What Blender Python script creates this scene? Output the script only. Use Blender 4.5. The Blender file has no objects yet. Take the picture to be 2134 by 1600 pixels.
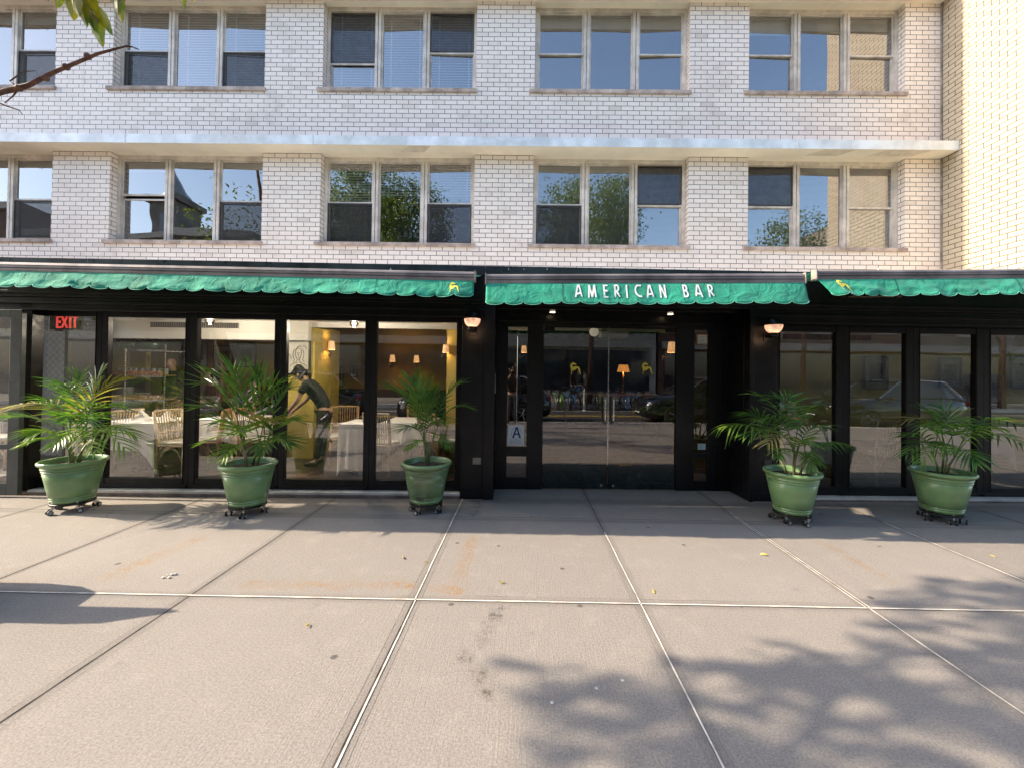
import bpy, bmesh, math, random
from math import sin, cos, pi, radians, sqrt, atan2, tan, exp
from mathutils import Vector, Matrix, noise
from mathutils.geometry import tessellate_polygon
random.seed(7)
SC = bpy.context.scene
COL = SC.collection
# ------------------------------------------------------------------ camera
F, YAW, PITCH, ROLL, PX, PY, CAMH = 850.193, -0.0091423, 0.0117295, 0.013942, 1067 + 16.871, 800 - 35.22, 1.546
FW = Vector((sin(YAW) * cos(PITCH), cos(YAW) * cos(PITCH), sin(PITCH)))
R0 = Vector((cos(YAW), -sin(YAW), 0)); U0 = R0.cross(FW)
RI = R0 * cos(ROLL) + U0 * sin(ROLL); UP = -R0 * sin(ROLL) + U0 * cos(ROLL)
cam = bpy.data.cameras.new("camera"); co = bpy.data.objects.new("camera", cam); COL.objects.link(co)
m = Matrix((RI, UP, -FW)).transposed().to_4x4(); m.translation = Vector((0, 0, CAMH)); co.matrix_world = m
cam.sensor_width = 36; cam.sensor_fit = 'HORIZONTAL'; cam.lens = F / 2134 * 36
cam.shift_x = -16.871 / 2134; cam.shift_y = -35.22 / 2134; cam.clip_start = 0.05; cam.clip_end = 2000
SC.camera = co
# ------------------------------------------------------------------ light
EL = radians(31.5); AZ = radians(0.4)           # the sun stands on the left, in line with the facade
SUND = Vector((-cos(EL) * cos(AZ), cos(EL) * sin(AZ), sin(EL)))     # towards the sun
w = bpy.data.worlds.new("World"); SC.world = w; w.use_nodes = True
nt = w.node_tree; bg = nt.nodes['Background']
sky = nt.nodes.new('ShaderNodeTexSky'); sky.sky_type = 'NISHITA'; sky.sun_disc = False
sky.sun_elevation = EL; sky.sun_rotation = atan2(SUND.x, SUND.y); sky.air_density = 1.0; sky.dust_density = 1.5; sky.ozone_density = 1.0
nt.links.new(sky.outputs[0], bg.inputs[0]); bg.inputs[1].default_value = 0.15
sl = bpy.data.lights.new("sun", 'SUN'); sl.energy = 3.5; sl.angle = radians(0.53); sl.color = (1.0, 0.86, 0.66)
so = bpy.data.objects.new("sun", sl); COL.objects.link(so); so.rotation_euler = SUND.to_track_quat('Z', 'Y').to_euler()
SC.view_settings.view_transform = 'Standard'; SC.view_settings.look = 'None'
SC.view_settings.exposure = 1.78; SC.view_settings.gamma = 1.0; SC.view_settings.use_curve_mapping = False
SC.cycles.max_bounces = 8; SC.cycles.transparent_max_bounces = 16; SC.cycles.glossy_bounces = 4; SC.cycles.diffuse_bounces = 3
SC.cycles.caustics_reflective = False; SC.cycles.caustics_refractive = False; SC.cycles.sample_clamp_indirect = 4

# ------------------------------------------------------------------ frames and pixels
def ray(x, y): return FW + RI * ((x - PX) / F) - UP * ((y - PY) / F)
CAMP = Vector((0, 0, CAMH))
def atY(x, y, Y):
    d = ray(x, y); return CAMP + d * (Y / d.y)
def atG(x, y, Z=0.0):
    d = ray(x, y); return CAMP + d * ((Z - CAMH) / d.z)
AL = math.atan(0.028); EU = Vector((cos(AL), sin(AL), 0)); EV = Vector((-sin(AL), cos(AL), 0)); SO = Vector((0, 4.985, 0))
def atS(x, y, v):                                 # pixel -> (u, z) on the shop front's plane at depth v
    d = ray(x, y); t = (v - (CAMP - SO).dot(EV)) / d.dot(EV); p = CAMP + d * t
    return (p - SO).dot(EU), p.z
def S2W(u, v, z): return SO + EU * u + EV * v + Vector((0, 0, z))
def W2S(p): return (Vector(p) - SO).dot(EU), (Vector(p) - SO).dot(EV), p[2]
def mirror(x, y, v, dist):                        # world point seen by reflection in the shop glass at depth v, at distance Y'=dist behind camera plane
    d = ray(x, y); q = CAMP + d * (dist / d.y); o = S2W(0, v, 0); k = (q - o).dot(EV); return q - EV * (2 * k)

# ------------------------------------------------------------------ helpers
ORG = {}
def tag(o, label=None, cat=None, group=None, kind=None):
    if label: o['label'] = label
    if cat: o['category'] = cat
    if group: o['group'] = group
    if kind: o['kind'] = kind
    return o
def thing(name, label, cat, loc=(0, 0, 0), group=None, frame='W', rz=0.0):
    o = bpy.data.objects.new(name, None); COL.objects.link(o); o.empty_display_size = 0.2
    loc = Vector(loc); ORG[o.name] = loc
    if frame == 'S': o.location = S2W(*loc); o.rotation_euler = (0, 0, AL)
    else: o.location = loc; o.rotation_euler = (0, 0, rz)
    return tag(o, label, cat, group)
def place(o, loc, rz=0.0, frame='W'):
    if frame == 'S': o.location = S2W(*loc); o.rotation_euler = (0, 0, AL + rz)
    else: o.location = Vector(loc); o.rotation_euler = (0, 0, rz)
    return o
def dup(o, loc=None, rz=0.0, label=None, frame='W', parent=None):
    r = o.copy(); COL.objects.link(r)
    if parent: r.parent = parent
    for ch in list(o.children): dup(ch, parent=r)
    if loc is not None: place(r, loc, rz, frame)
    if label: r['label'] = label
    return r
class MB:
    def __init__(s): s.v = []; s.f = []
    def add(s, vs, fs):
        n = len(s.v); s.v += [tuple(p) for p in vs]; s.f += [tuple(i + n for i in f) for f in fs]; return s
    def box(s, x0, x1, y0, y1, z0, z1):
        x0, x1 = sorted((x0, x1)); y0, y1 = sorted((y0, y1)); z0, z1 = sorted((z0, z1))
        return s.add([(x0, y0, z0), (x1, y0, z0), (x1, y1, z0), (x0, y1, z0), (x0, y0, z1), (x1, y0, z1), (x1, y1, z1), (x0, y1, z1)],
                     [(0, 3, 2, 1), (4, 5, 6, 7), (0, 1, 5, 4), (1, 2, 6, 5), (2, 3, 7, 6), (3, 0, 4, 7)])
    def quad(s, a, b, c, d): return s.add([a, b, c, d], [(0, 1, 2, 3)])
    def tube(s, pts, r, n=8, cap=True):
        pts = [Vector(p) for p in pts]; rs = r if isinstance(r, (list, tuple)) else [r] * len(pts)
        vs = []; fs = []; prev = None
        for i, p in enumerate(pts):
            t = (pts[min(i + 1, len(pts) - 1)] - pts[max(i - 1, 0)]).normalized()
            if prev is None:
                a = Vector((0, 0, 1)) if abs(t.z) < .9 else Vector((1, 0, 0)); x = t.cross(a).normalized()
            else: x = (prev - t * prev.dot(t)).normalized()
            prev = x; y = t.cross(x)
            for k in range(n): vs.append(p + (x * cos(2 * pi * k / n) + y * sin(2 * pi * k / n)) * rs[i])
        for i in range(len(pts) - 1):
            for k in range(n): fs.append((i * n + k, i * n + (k + 1) % n, (i + 1) * n + (k + 1) % n, (i + 1) * n + k))
        if cap: fs.append(tuple(range(n))[::-1]); fs.append(tuple((len(pts) - 1) * n + k for k in range(n)))
        return s.add(vs, fs)
    def lathe(s, prof, c=(0, 0, 0), n=40, axis='z', closed=False):
        c = Vector(c); vs = []; fs = []
        for (r, h) in prof:
            for k in range(n):
                a = 2 * pi * k / n
                q = (r * cos(a), r * sin(a), h) if axis == 'z' else ((r * cos(a), h, r * sin(a)) if axis == 'y' else (h, r * cos(a), r * sin(a)))
                vs.append(c + Vector(q))
        m_ = len(prof)
        for i in range(m_ if closed else m_ - 1):
            j = (i + 1) % m_
            for k in range(n): fs.append((i * n + k, i * n + (k + 1) % n, j * n + (k + 1) % n, j * n + k))
        return s.add(vs, fs)
    def sphere(s, c, r, n=16, m=10, sc=(1, 1, 1)):
        return s.lathe([(max(1e-4, r * sin(pi * i / m)) , -r * cos(pi * i / m)) for i in range(m + 1)], (0, 0, 0), n).xf_last(n * (m + 1), c, sc)
    def xf_last(s, k, c, sc):
        for i in range(len(s.v) - k, len(s.v)):
            x, y, z = s.v[i]; s.v[i] = (c[0] + x * sc[0], c[1] + y * sc[1], c[2] + z * sc[2])
        return s
    def prism(s, poly, h0, h1, fn):               # poly of 2-D points, fn(a,b,h) -> 3-D
        n = len(poly)
        return s.add([fn(a, b, h0) for a, b in poly] + [fn(a, b, h1) for a, b in poly],
                     [tuple(range(n))[::-1], tuple(range(n, 2 * n))] + [(i, (i + 1) % n, (i + 1) % n + n, i + n) for i in range(n)])
    def build(s, name, mat, root=None, smooth=False, bevel=0, label=None, normals=True):
        me = bpy.data.meshes.new(name)
        o_ = ORG.get(root.name, Vector((0, 0, 0))) if root else Vector((0, 0, 0))
        me.from_pydata([(x - o_[0], y - o_[1], z - o_[2]) for x, y, z in s.v], [], s.f)
        if normals:
            bm = bmesh.new(); bm.from_mesh(me); bmesh.ops.recalc_face_normals(bm, faces=bm.faces); bm.to_mesh(me); bm.free()
        me.validate(); me.update()
        o = bpy.data.objects.new(name, me); COL.objects.link(o)
        if root: o.parent = root; ORG[o.name] = o_
        me.materials.append(mat)
        if smooth:
            for p in me.polygons: p.use_smooth = True
        if bevel:
            b = o.modifiers.new('b', 'BEVEL'); b.width = bevel; b.segments = 2; b.limit_method = 'ANGLE'; b.angle_limit = radians(40)
        if label: o['label'] = label
        return o
    def solo(s, name, mat, label, cat, loc=(0, 0, 0), group=None, frame='W', kind=None, **kw):   # a thing that is one mesh
        loc = Vector(loc); s.v = [(x - loc[0], y - loc[1], z - loc[2]) for x, y, z in s.v]
        o = s.build(name, mat, None, **kw); ORG[o.name] = loc
        if frame == 'S': o.location = S2W(*loc); o.rotation_euler = (0, 0, AL)
        else: o.location = loc
        return tag(o, label, cat, group, kind)

# ------------------------------------------------------------------ materials
def mat(name):
    m_ = bpy.data.materials.new(name); m_.use_nodes = True
    return m_, m_.node_tree, m_.node_tree.nodes['Principled BSDF']
def N(nt_, typ, **kw):
    n = nt_.nodes.new(typ)
    for k, v in kw.items():
        if k.startswith('i_'): n.inputs[k[2:].replace('_', ' ')].default_value = v
        else: setattr(n, k, v)
    return n
def M(nt_, op, a, b=None, c=None, clamp=False):
    n = nt_.nodes.new('ShaderNodeMath'); n.operation = op; n.use_clamp = clamp
    for i, q in enumerate((a, b, c)):
        if q is None: continue
        if isinstance(q, (int, float)): n.inputs[i].default_value = q
        else: nt_.links.new(q, n.inputs[i])
    return n.outputs[0]
def MIX(nt_, fac, a, b, mode='MIX'):
    n = nt_.nodes.new('ShaderNodeMix'); n.data_type = 'RGBA'; n.blend_type = mode
    for i, q in ((0, fac), (6, a), (7, b)):
        if isinstance(q, (int, float)): n.inputs[i].default_value = q
        elif isinstance(q, tuple): n.inputs[i].default_value = (*q, 1) if len(q) == 3 else q
        else: nt_.links.new(q, n.inputs[i])
    return n.outputs[2]
def RAMP(nt_, x, a, b, t0=0.0, t1=1.0):
    n = nt_.nodes.new('ShaderNodeMapRange'); n.inputs[1].default_value = a; n.inputs[2].default_value = b
    n.inputs[3].default_value = t0; n.inputs[4].default_value = t1; n.interpolation_type = 'SMOOTHSTEP'
    nt_.links.new(x, n.inputs[0]); return n.outputs[0]
def NOISE(nt_, vec, scale, detail=4, rough=0.6, dist=0.0):
    n = N(nt_, 'ShaderNodeTexNoise'); n.inputs['Scale'].default_value = scale; n.inputs['Detail'].default_value = detail
    n.inputs['Roughness'].default_value = rough; n.inputs['Distortion'].default_value = dist
    if vec is not None: nt_.links.new(vec, n.inputs['Vector'])
    return n.outputs['Fac']
def BUMP(nt_, bsdf, h, strength=0.3, dist=0.01):
    b = N(nt_, 'ShaderNodeBump'); b.inputs['Strength'].default_value = strength; b.inputs['Distance'].default_value = dist
    nt_.links.new(h, b.inputs['Height']); nt_.links.new(b.outputs[0], bsdf.inputs['Normal'])
def POS(nt_): return N(nt_, 'ShaderNodeNewGeometry').outputs['Position']
def pm(name, col, rough=0.6, metal=0.0, spec=0.5, var=0.15, vs=8.0, bump=0.0, bs=60.0, dirt=None, coat=0.0, obj=True):
    m_, t, b = mat(name)
    vec = N(t, 'ShaderNodeTexCoord').outputs['Object'] if obj else POS(t)
    n1 = NOISE(t, vec, vs, 5)
    c2 = tuple(min(1, c * (1 - var * 1.6)) for c in col); c1 = tuple(min(1, c * (1 + var)) for c in col)
    c = MIX(t, RAMP(t, n1, 0.3, 0.7), c2, c1)
    if dirt: c = MIX(t, RAMP(t, NOISE(t, vec, vs * .35, 6, .7), .5, .75, 0, dirt[1]), c, dirt[0])
    t.links.new(c, b.inputs['Base Color'])
    rr = RAMP(t, NOISE(t, vec, vs * 2.3, 3), .3, .7, max(0.02, rough - .07), min(1, rough + .07)); t.links.new(rr, b.inputs['Roughness'])
    b.inputs['Metallic'].default_value = metal; b.inputs['Specular IOR Level'].default_value = spec; b.inputs['Coat Weight'].default_value = coat
    if bump: BUMP(t, b, NOISE(t, vec, bs, 4), bump, 0.004)
    return m_
def emit(name, col, strength, base=(.8, .7, .6), pattern=0):
    m_, t, b = mat(name); b.inputs['Base Color'].default_value = (*base, 1); b.inputs['Emission Strength'].default_value = strength
    b.inputs['Roughness'].default_value = .5
    vec = N(t, 'ShaderNodeTexCoord').outputs['Object']
    c = MIX(t, RAMP(t, NOISE(t, vec, 30 if not pattern else pattern, 4), .35, .65), tuple(x * (.8 if not pattern else .35) for x in col), col)
    t.links.new(c, b.inputs['Emission Color'])
    return m_
def glass(name, refl=0.12, fres=1.5, tint=(.9, .93, .92), wave=0.0015, ws=1.2, rough=0.0, rcol=(1, 1, 1)):
    m_, t, b = mat(name); t.nodes.remove(b); out = t.nodes['Material Output']
    tr = N(t, 'ShaderNodeBsdfTransparent'); tr.inputs[0].default_value = (*tint, 1)
    gl = N(t, 'ShaderNodeBsdfGlossy'); gl.inputs['Roughness'].default_value = rough; gl.inputs[0].default_value = (*rcol, 1)
    fr = N(t, 'ShaderNodeFresnel'); fr.inputs[0].default_value = fres
    fac = M(t, 'ADD', M(t, 'MULTIPLY', fr.outputs[0], 1 - refl), refl, clamp=True)
    mx = N(t, 'ShaderNodeMixShader'); t.links.new(fac, mx.inputs[0]); t.links.new(tr.outputs[0], mx.inputs[1]); t.links.new(gl.outputs[0], mx.inputs[2])
    t.links.new(mx.outputs[0], out.inputs[0])
    if wave:
        bp = N(t, 'ShaderNodeBump'); bp.inputs['Strength'].default_value = 1; bp.inputs['Distance'].default_value = wave
        t.links.new(NOISE(t, POS(t), ws, 1, .3), bp.inputs['Height']); t.links.new(bp.outputs[0], gl.inputs['Normal'])
    return m_

def brick_mat(name, tint, mort=(.035, .026, .022), ms=.0047):
    m_, t, b = mat(name); p = POS(t); s = N(t, 'ShaderNodeSeparateXYZ'); t.links.new(p, s.inputs[0])
    c = N(t, 'ShaderNodeCombineXYZ'); t.links.new(M(t, 'ADD', s.outputs[0], s.outputs[1]), c.inputs[0]); t.links.new(s.outputs[2], c.inputs[1])
    wob = NOISE(t, p, 7.0, 3); 
    vv = N(t, 'ShaderNodeVectorMath'); vv.operation = 'ADD'; t.links.new(c.outputs[0], vv.inputs[0])
    cw = N(t, 'ShaderNodeCombineXYZ'); t.links.new(M(t, 'MULTIPLY', M(t, 'SUBTRACT', wob, .5), .006), cw.inputs[0]); t.links.new(M(t, 'MULTIPLY', M(t, 'SUBTRACT', wob, .5), .005), cw.inputs[1]); t.links.new(cw.outputs[0], vv.inputs[1])
    bt = N(t, 'ShaderNodeTexBrick'); t.links.new(vv.outputs[0], bt.inputs['Vector'])
    bt.inputs['Scale'].default_value = 1; bt.inputs['Mortar Size'].default_value = ms; bt.inputs['Mortar Smooth'].default_value = .25
    bt.inputs['Brick Width'].default_value = .203; bt.inputs['Row Height'].default_value = .0768; bt.inputs['Bias'].default_value = -.35
    bt.inputs['Color1'].default_value = (*tint, 1); bt.inputs['Color2'].default_value = (tint[0] * .90, tint[1] * .87, tint[2] * .85, 1)
    # mortar thins out to pale pointing here and there
    mo = MIX(t, RAMP(t, NOISE(t, p, 1.1, 3), .58, .8), mort, (.16, .13, .11)); t.links.new(mo, bt.inputs['Mortar'])
    st = RAMP(t, NOISE(t, p, 1.7, 6, .7), .5, .8, 0, .42)
    col = MIX(t, st, bt.outputs['Color'], (.36, .28, .22))
    sv = N(t, 'ShaderNodeVectorMath'); sv.operation = 'MULTIPLY'; sv.inputs[1].default_value = (9, 9, .55); t.links.new(p, sv.inputs[0])
    col = MIX(t, RAMP(t, NOISE(t, sv.outputs[0], 1, 4, .6), .60, .78, 0, .35), col, (.33, .27, .22))
    bl_ = N(t, 'ShaderNodeTexBrick'); t.links.new(vv.outputs[0], bl_.inputs['Vector']); bl_.inputs['Scale'].default_value = 1; bl_.inputs['Mortar Size'].default_value = 0
    bl_.inputs['Brick Width'].default_value = .203; bl_.inputs['Row Height'].default_value = .0768; bl_.inputs['Bias'].default_value = 0; bl_.inputs['Color1'].default_value = (1, 1, 1, 1); bl_.inputs['Color2'].default_value = (0, 0, 0, 1)
    col = MIX(t, RAMP(t, bl_.outputs['Color'], .0, .05, .28, 0), col, (.40, .33, .29))
    sp = RAMP(t, NOISE(t, p, 26, 3, .6), .70, .78, 0, .55); col = MIX(t, sp, col, (.22, .16, .12))
    # damp grime in the courses right below a slab or sill
    t.links.new(col, b.inputs['Base Color']); b.inputs['Roughness'].default_value = .42
    h = M(t, 'ADD', M(t, 'MULTIPLY', bt.outputs['Fac'], -1.0), M(t, 'MULTIPLY', NOISE(t, p, 60, 3), .3)); BUMP(t, b, h, .7, .006)
    return m_
BRICK = brick_mat('white_glazed_brick', (.95, .84, .76))
BRICKW = brick_mat('sunlit_brick_toned_down', (.50, .425, .315), (.045, .028, .018), ms=.0062)  # the same white brick, darkened in colour to offset the strong sun

def concrete_mat():
    m_, t, b = mat('sidewalk_concrete'); p = POS(t); s = N(t, 'ShaderNodeSeparateXYZ'); t.links.new(p, s.inputs[0]); X, Y = s.outputs[0], s.outputs[1]
    ix = M(t, 'FLOOR', M(t, 'DIVIDE', M(t, 'SUBTRACT', X, .805), 1.524)); iy = M(t, 'FLOOR', M(t, 'DIVIDE', M(t, 'SUBTRACT', Y, 2.768), 1.524))
    cc = N(t, 'ShaderNodeCombineXYZ'); t.links.new(ix, cc.inputs[0]); t.links.new(iy, cc.inputs[1])
    wn = N(t, 'ShaderNodeTexWhiteNoise'); wn.noise_dimensions = '2D'; t.links.new(cc.outputs[0], wn.inputs[0]); slab = wn.outputs[0]
    base = MIX(t, slab, (.168, .148, .131), (.245, .217, .194))
    base = MIX(t, RAMP(t, NOISE(t, p, 1.3, 6, .65), .35, .75, 0, .7), base, (.195, .17, .15))
    base = MIX(t, RAMP(t, NOISE(t, p, 5.5, 6, .7), .5, .72, 0, .35), base, (.38, .34, .30))
    g = NOISE(t, p, 95, 4, .85); base = MIX(t, RAMP(t, g, .25, .75, 0, 1), MIX(t, .5, base, (.10, .085, .07)), MIX(t, .5, base, (.46, .41, .37)))
    g2 = NOISE(t, p, 520, 2, .7); base = MIX(t, RAMP(t, g2, .62, .74, 0, .6), base, (.70, .63, .55)); base = MIX(t, RAMP(t, g2, .24, .38, .55, 0), base, (.10, .085, .075))
    # broom finish: fine lines running towards the building
    sx = N(t, 'ShaderNodeVectorMath'); sx.operation = 'MULTIPLY'; sx.inputs[1].default_value = (1, .035, 1); t.links.new(p, sx.inputs[0])
    br = NOISE(t, sx.outputs[0], 130, 3, .6)
    base = MIX(t, RAMP(t, br, .28, .5, .28, 0), base, (.17, .15, .13))
    # stains
    wob = M(t, 'MULTIPLY', M(t, 'SUBTRACT', NOISE(t, p, 6, 7, .7), .5), .30)
    spk = M(t, 'MULTIPLY', RAMP(t, NOISE(t, p, 22, 8, .85), .44, .60), RAMP(t, NOISE(t, p, 3.5, 4, .6), .38, .60, .25, 1))
    def seg(ax, ay, bx, by, wd, col, amt, base_):
        L = sqrt((bx - ax) ** 2 + (by - ay) ** 2); dx, dy = (bx - ax) / L, (by - ay) / L
        rx = M(t, 'SUBTRACT', X, ax); ry = M(t, 'SUBTRACT', Y, ay)
        al = M(t, 'ADD', M(t, 'MULTIPLY', rx, dx), M(t, 'MULTIPLY', ry, dy)); cl = M(t, 'MINIMUM', M(t, 'MAXIMUM', al, 0), L)
        ex = M(t, 'SUBTRACT', rx, M(t, 'MULTIPLY', cl, dx)); ey = M(t, 'SUBTRACT', ry, M(t, 'MULTIPLY', cl, dy))
        d = M(t, 'ADD', M(t, 'SQRT', M(t, 'ADD', M(t, 'MULTIPLY', ex, ex), M(t, 'MULTIPLY', ey, ey))), wob)
        f = M(t, 'MULTIPLY', RAMP(t, d, wd * .3, wd * 1.7, min(1, amt * 1.5), 0), M(t, 'ADD', M(t, 'MULTIPLY', spk, .93), .07))
        return MIX(t, f, base_, col)
    rust = (.26, .145, .06); dark = (.06, .053, .048)
    for (a, b_, wd, c_, am) in [((520, 1218), (860, 1219), .05, rust, .65), ((860, 1219), (955, 1228), .05, rust, .55), ((945, 1232), (985, 1120), .05, rust, .5), ((230, 1200), (405, 1125), .07, rust, .5),
                                ((0, 1215), (60, 1216), .05, rust, .5), ((1715, 1130), (1850, 1205), .035, rust, .5), ((100, 1028), (520, 1034), .05, (.50, .37, .12), .7),
                                ((1045, 1262), (1000, 1345), .035, dark, .75), ((975, 1365), (1005, 1430), .05, dark, .7), ((995, 1045), (988, 1072), .05, dark, .8)]:
        A = atG(*a); B = atG(*b_); base = seg(A.x, A.y, B.x, B.y, wd, c_, am, base)
    vo = N(t, 'ShaderNodeTexVoronoi'); vo.inputs['Scale'].default_value = 3.4; t.links.new(p, vo.inputs['Vector'])
    vc = N(t, 'ShaderNodeSeparateColor'); t.links.new(vo.outputs['Color'], vc.inputs[0])
    gum = M(t, 'MULTIPLY', RAMP(t, M(t, 'ADD', vo.outputs['Distance'], M(t, 'MULTIPLY', wob, .10)), .045, .085, 1, 0), M(t, 'LESS_THAN', vc.outputs[0], .62))
    base = MIX(t, M(t, 'MULTIPLY', gum, .75), base, (.05, .045, .042))
    for q_, o_ in ((X, .805), (Y, 2.768)):
        fr_ = M(t, 'ABSOLUTE', M(t, 'SUBTRACT', M(t, 'FRACT', M(t, 'ADD', M(t, 'DIVIDE', M(t, 'SUBTRACT', q_, o_), 1.524), .5)), .5))
        base = MIX(t, RAMP(t, M(t, 'ADD', fr_, M(t, 'MULTIPLY', wob, .10)), .0, .045, .38, 0), base, (.10, .088, .078))
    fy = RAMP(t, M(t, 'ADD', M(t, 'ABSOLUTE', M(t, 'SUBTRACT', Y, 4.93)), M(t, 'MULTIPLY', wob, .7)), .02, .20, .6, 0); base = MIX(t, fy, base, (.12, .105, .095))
    base = MIX(t, RAMP(t, NOISE(t, p, 3.2, 7, .75), .60, .72, 0, .45), base, (.14, .125, .11))
    t.links.new(base, b.inputs['Base Color']); b.inputs['Roughness'].default_value = .82; b.inputs['Specular IOR Level'].default_value = .35
    h = M(t, 'ADD', M(t, 'ADD', M(t, 'MULTIPLY', g, .9), M(t, 'MULTIPLY', g2, .5)), M(t, 'MULTIPLY', br, .7)); BUMP(t, b, h, .55, .005)
    return m_

def leaf_mat(name, c1, c2, trans=.35, rough=.38):
    m_, t, b = mat(name); out = t.nodes['Material Output']; p = POS(t)
    oi = NOISE(t, p, 9, 3, .6)
    c = MIX(t, RAMP(t, oi, .3, .7), c1, c2); t.links.new(c, b.inputs['Base Color']); b.inputs['Roughness'].default_value = rough
    tr = N(t, 'ShaderNodeBsdfTranslucent'); c3 = MIX(t, 1.0, c, (1.6, 1.9, .6), 'MULTIPLY'); t.links.new(c3, tr.inputs[0])
    mx = N(t, 'ShaderNodeMixShader'); mx.inputs[0].default_value = trans
    t.links.new(b.outputs[0], mx.inputs[1]); t.links.new(tr.outputs[0], mx.inputs[2]); t.links.new(mx.outputs[0], out.inputs[0])
    return m_
def fabric_mat(name, col, trans=.3):
    m_, t, b = mat(name); out = t.nodes['Material Output']; p = N(t, 'ShaderNodeTexCoord').outputs['Object']
    c = MIX(t, RAMP(t, NOISE(t, p, 3, 5, .65), .3, .75), tuple(x * .72 for x in col), tuple(min(1, x * 1.18) for x in col))
    sv = N(t, 'ShaderNodeVectorMath'); sv.operation = 'MULTIPLY'; sv.inputs[1].default_value = (14, 3, 1.2); t.links.new(p, sv.inputs[0]); c = MIX(t, RAMP(t, NOISE(t, sv.outputs[0], 1, 4, .6), .56, .76, 0, .4), c, (.05, .16, .12))
    t.links.new(c, b.inputs['Base Color']); b.inputs['Roughness'].default_value = .85; b.inputs['Sheen Weight'].default_value = .15
    wr = M(t, 'ADD', M(t, 'MULTIPLY', NOISE(t, p, 7, 4, .55, 1.2), 1.0), M(t, 'MULTIPLY', NOISE(t, p, 220, 2), .06)); BUMP(t, b, wr, .55, .03)
    tr = N(t, 'ShaderNodeBsdfTranslucent'); t.links.new(c, tr.inputs[0])
    mx = N(t, 'ShaderNodeMixShader'); mx.inputs[0].default_value = trans
    t.links.new(b.outputs[0], mx.inputs[1]); t.links.new(tr.outputs[0], mx.inputs[2]); t.links.new(mx.outputs[0], out.inputs[0])
    return m_
BLACK = pm('black_painted_metal', (.0055, .0055, .007), .42, 0, .3, .3, 3, .15, 30, ((.05, .045, .04), .35))
BLACK2 = pm('black_trim', (.0045, .004, .005), .35, 0, .3, .3, 5)
GREYF = pm('dark_green_grey_frame', (.055, .065, .062), .4, 0, .5, .2, 4)
FLASH = pm('black_roof_flashing', (.028, .030, .036), .33, .2, .6, .4, 2.5, .5, 5, ((.10, .095, .10), .4), obj=False)
BARM = pm('bronze_awning_bar', (.26, .225, .215), .4, .35, .5, .25, 3, .05, 40, ((.06, .05, .045), .5), obj=False)
LEDGEM = pm('pale_painted_metal_flashing', (.80, .83, .85), .4, .1, .5, .14, 2.5, .6, 3, ((.38, .35, .32), .5), obj=False)
SOFFIT = pm('cream_painted_soffit', (.86, .77, .64), .7, 0, .4, .07, 1.4, .15, 20, ((.55, .43, .31), .5), obj=False)
FRAME = pm('weathered_aluminium', (.72, .64, .56), .45, .1, .5, .16, 4, .1, 40, ((.34, .27, .21), .4), obj=False)
SILL = pm('sandstone_sill', (.50, .40, .345), .75, 0, .4, .25, 5, .3, 50, ((.28, .19, .14), .6), obj=False)
SCREEN = None
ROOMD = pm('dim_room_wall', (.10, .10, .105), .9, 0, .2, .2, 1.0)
BLIND = pm('white_blind_slat', (.86, .87, .88), .5, 0, .4, .05, 4)
SHADE = pm('roller_shade_fabric', (.66, .66, .64), .8, 0, .2, .08, 2)
CONC = concrete_mat()
JOINT = pm('cream_joint_sealant', (.66, .60, .52), .7, 0, .3, .2, 9, .5, 60, ((.30, .25, .2), .75), obj=False)
GROOVE = pm('dirty_joint_groove', (.06, .05, .045), .95, 0, .1, .4, 9, obj=False)
STONE = pm('pale_stone_kerb', (.58, .54, .50), .65, 0, .4, .12, 5, .3, 40, ((.28, .24, .2), .5), obj=False)
BROWNS = pm('brownstone', (.20, .15, .13), .8, 0, .3, .25, 5, .3, 40, obj=False)
GREEN = fabric_mat('green_canvas', (.024, .40, .25), .25)
TRIM = pm('pale_green_piping', (.20, .58, .44), .7, 0, .3, .1)
YEL = pm('yellow_print', (.80, .70, .10), .6, 0, .3, .1)
WHITE = pm('white_lettering', (.76, .76, .74), .6, 0, .3, .04)
GSF = glass('shop_glass', .145, 1.62, (.93, .94, .92), .0011, 1.3)
GDOOR = glass('door_glass', .10, 1.62, (.72, .73, .70), .0008, 1.0)
GUP = glass('upper_glass', .225, 1.6, (.92, .94, .95), .0022, 1.6)
STEEL = pm('brushed_steel', (.55, .54, .52), .28, 1.0, .5, .1, 20)
BRONZE = pm('dark_bronze', (.12, .09, .07), .3, .9, .5, .15)
POT = None

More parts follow.
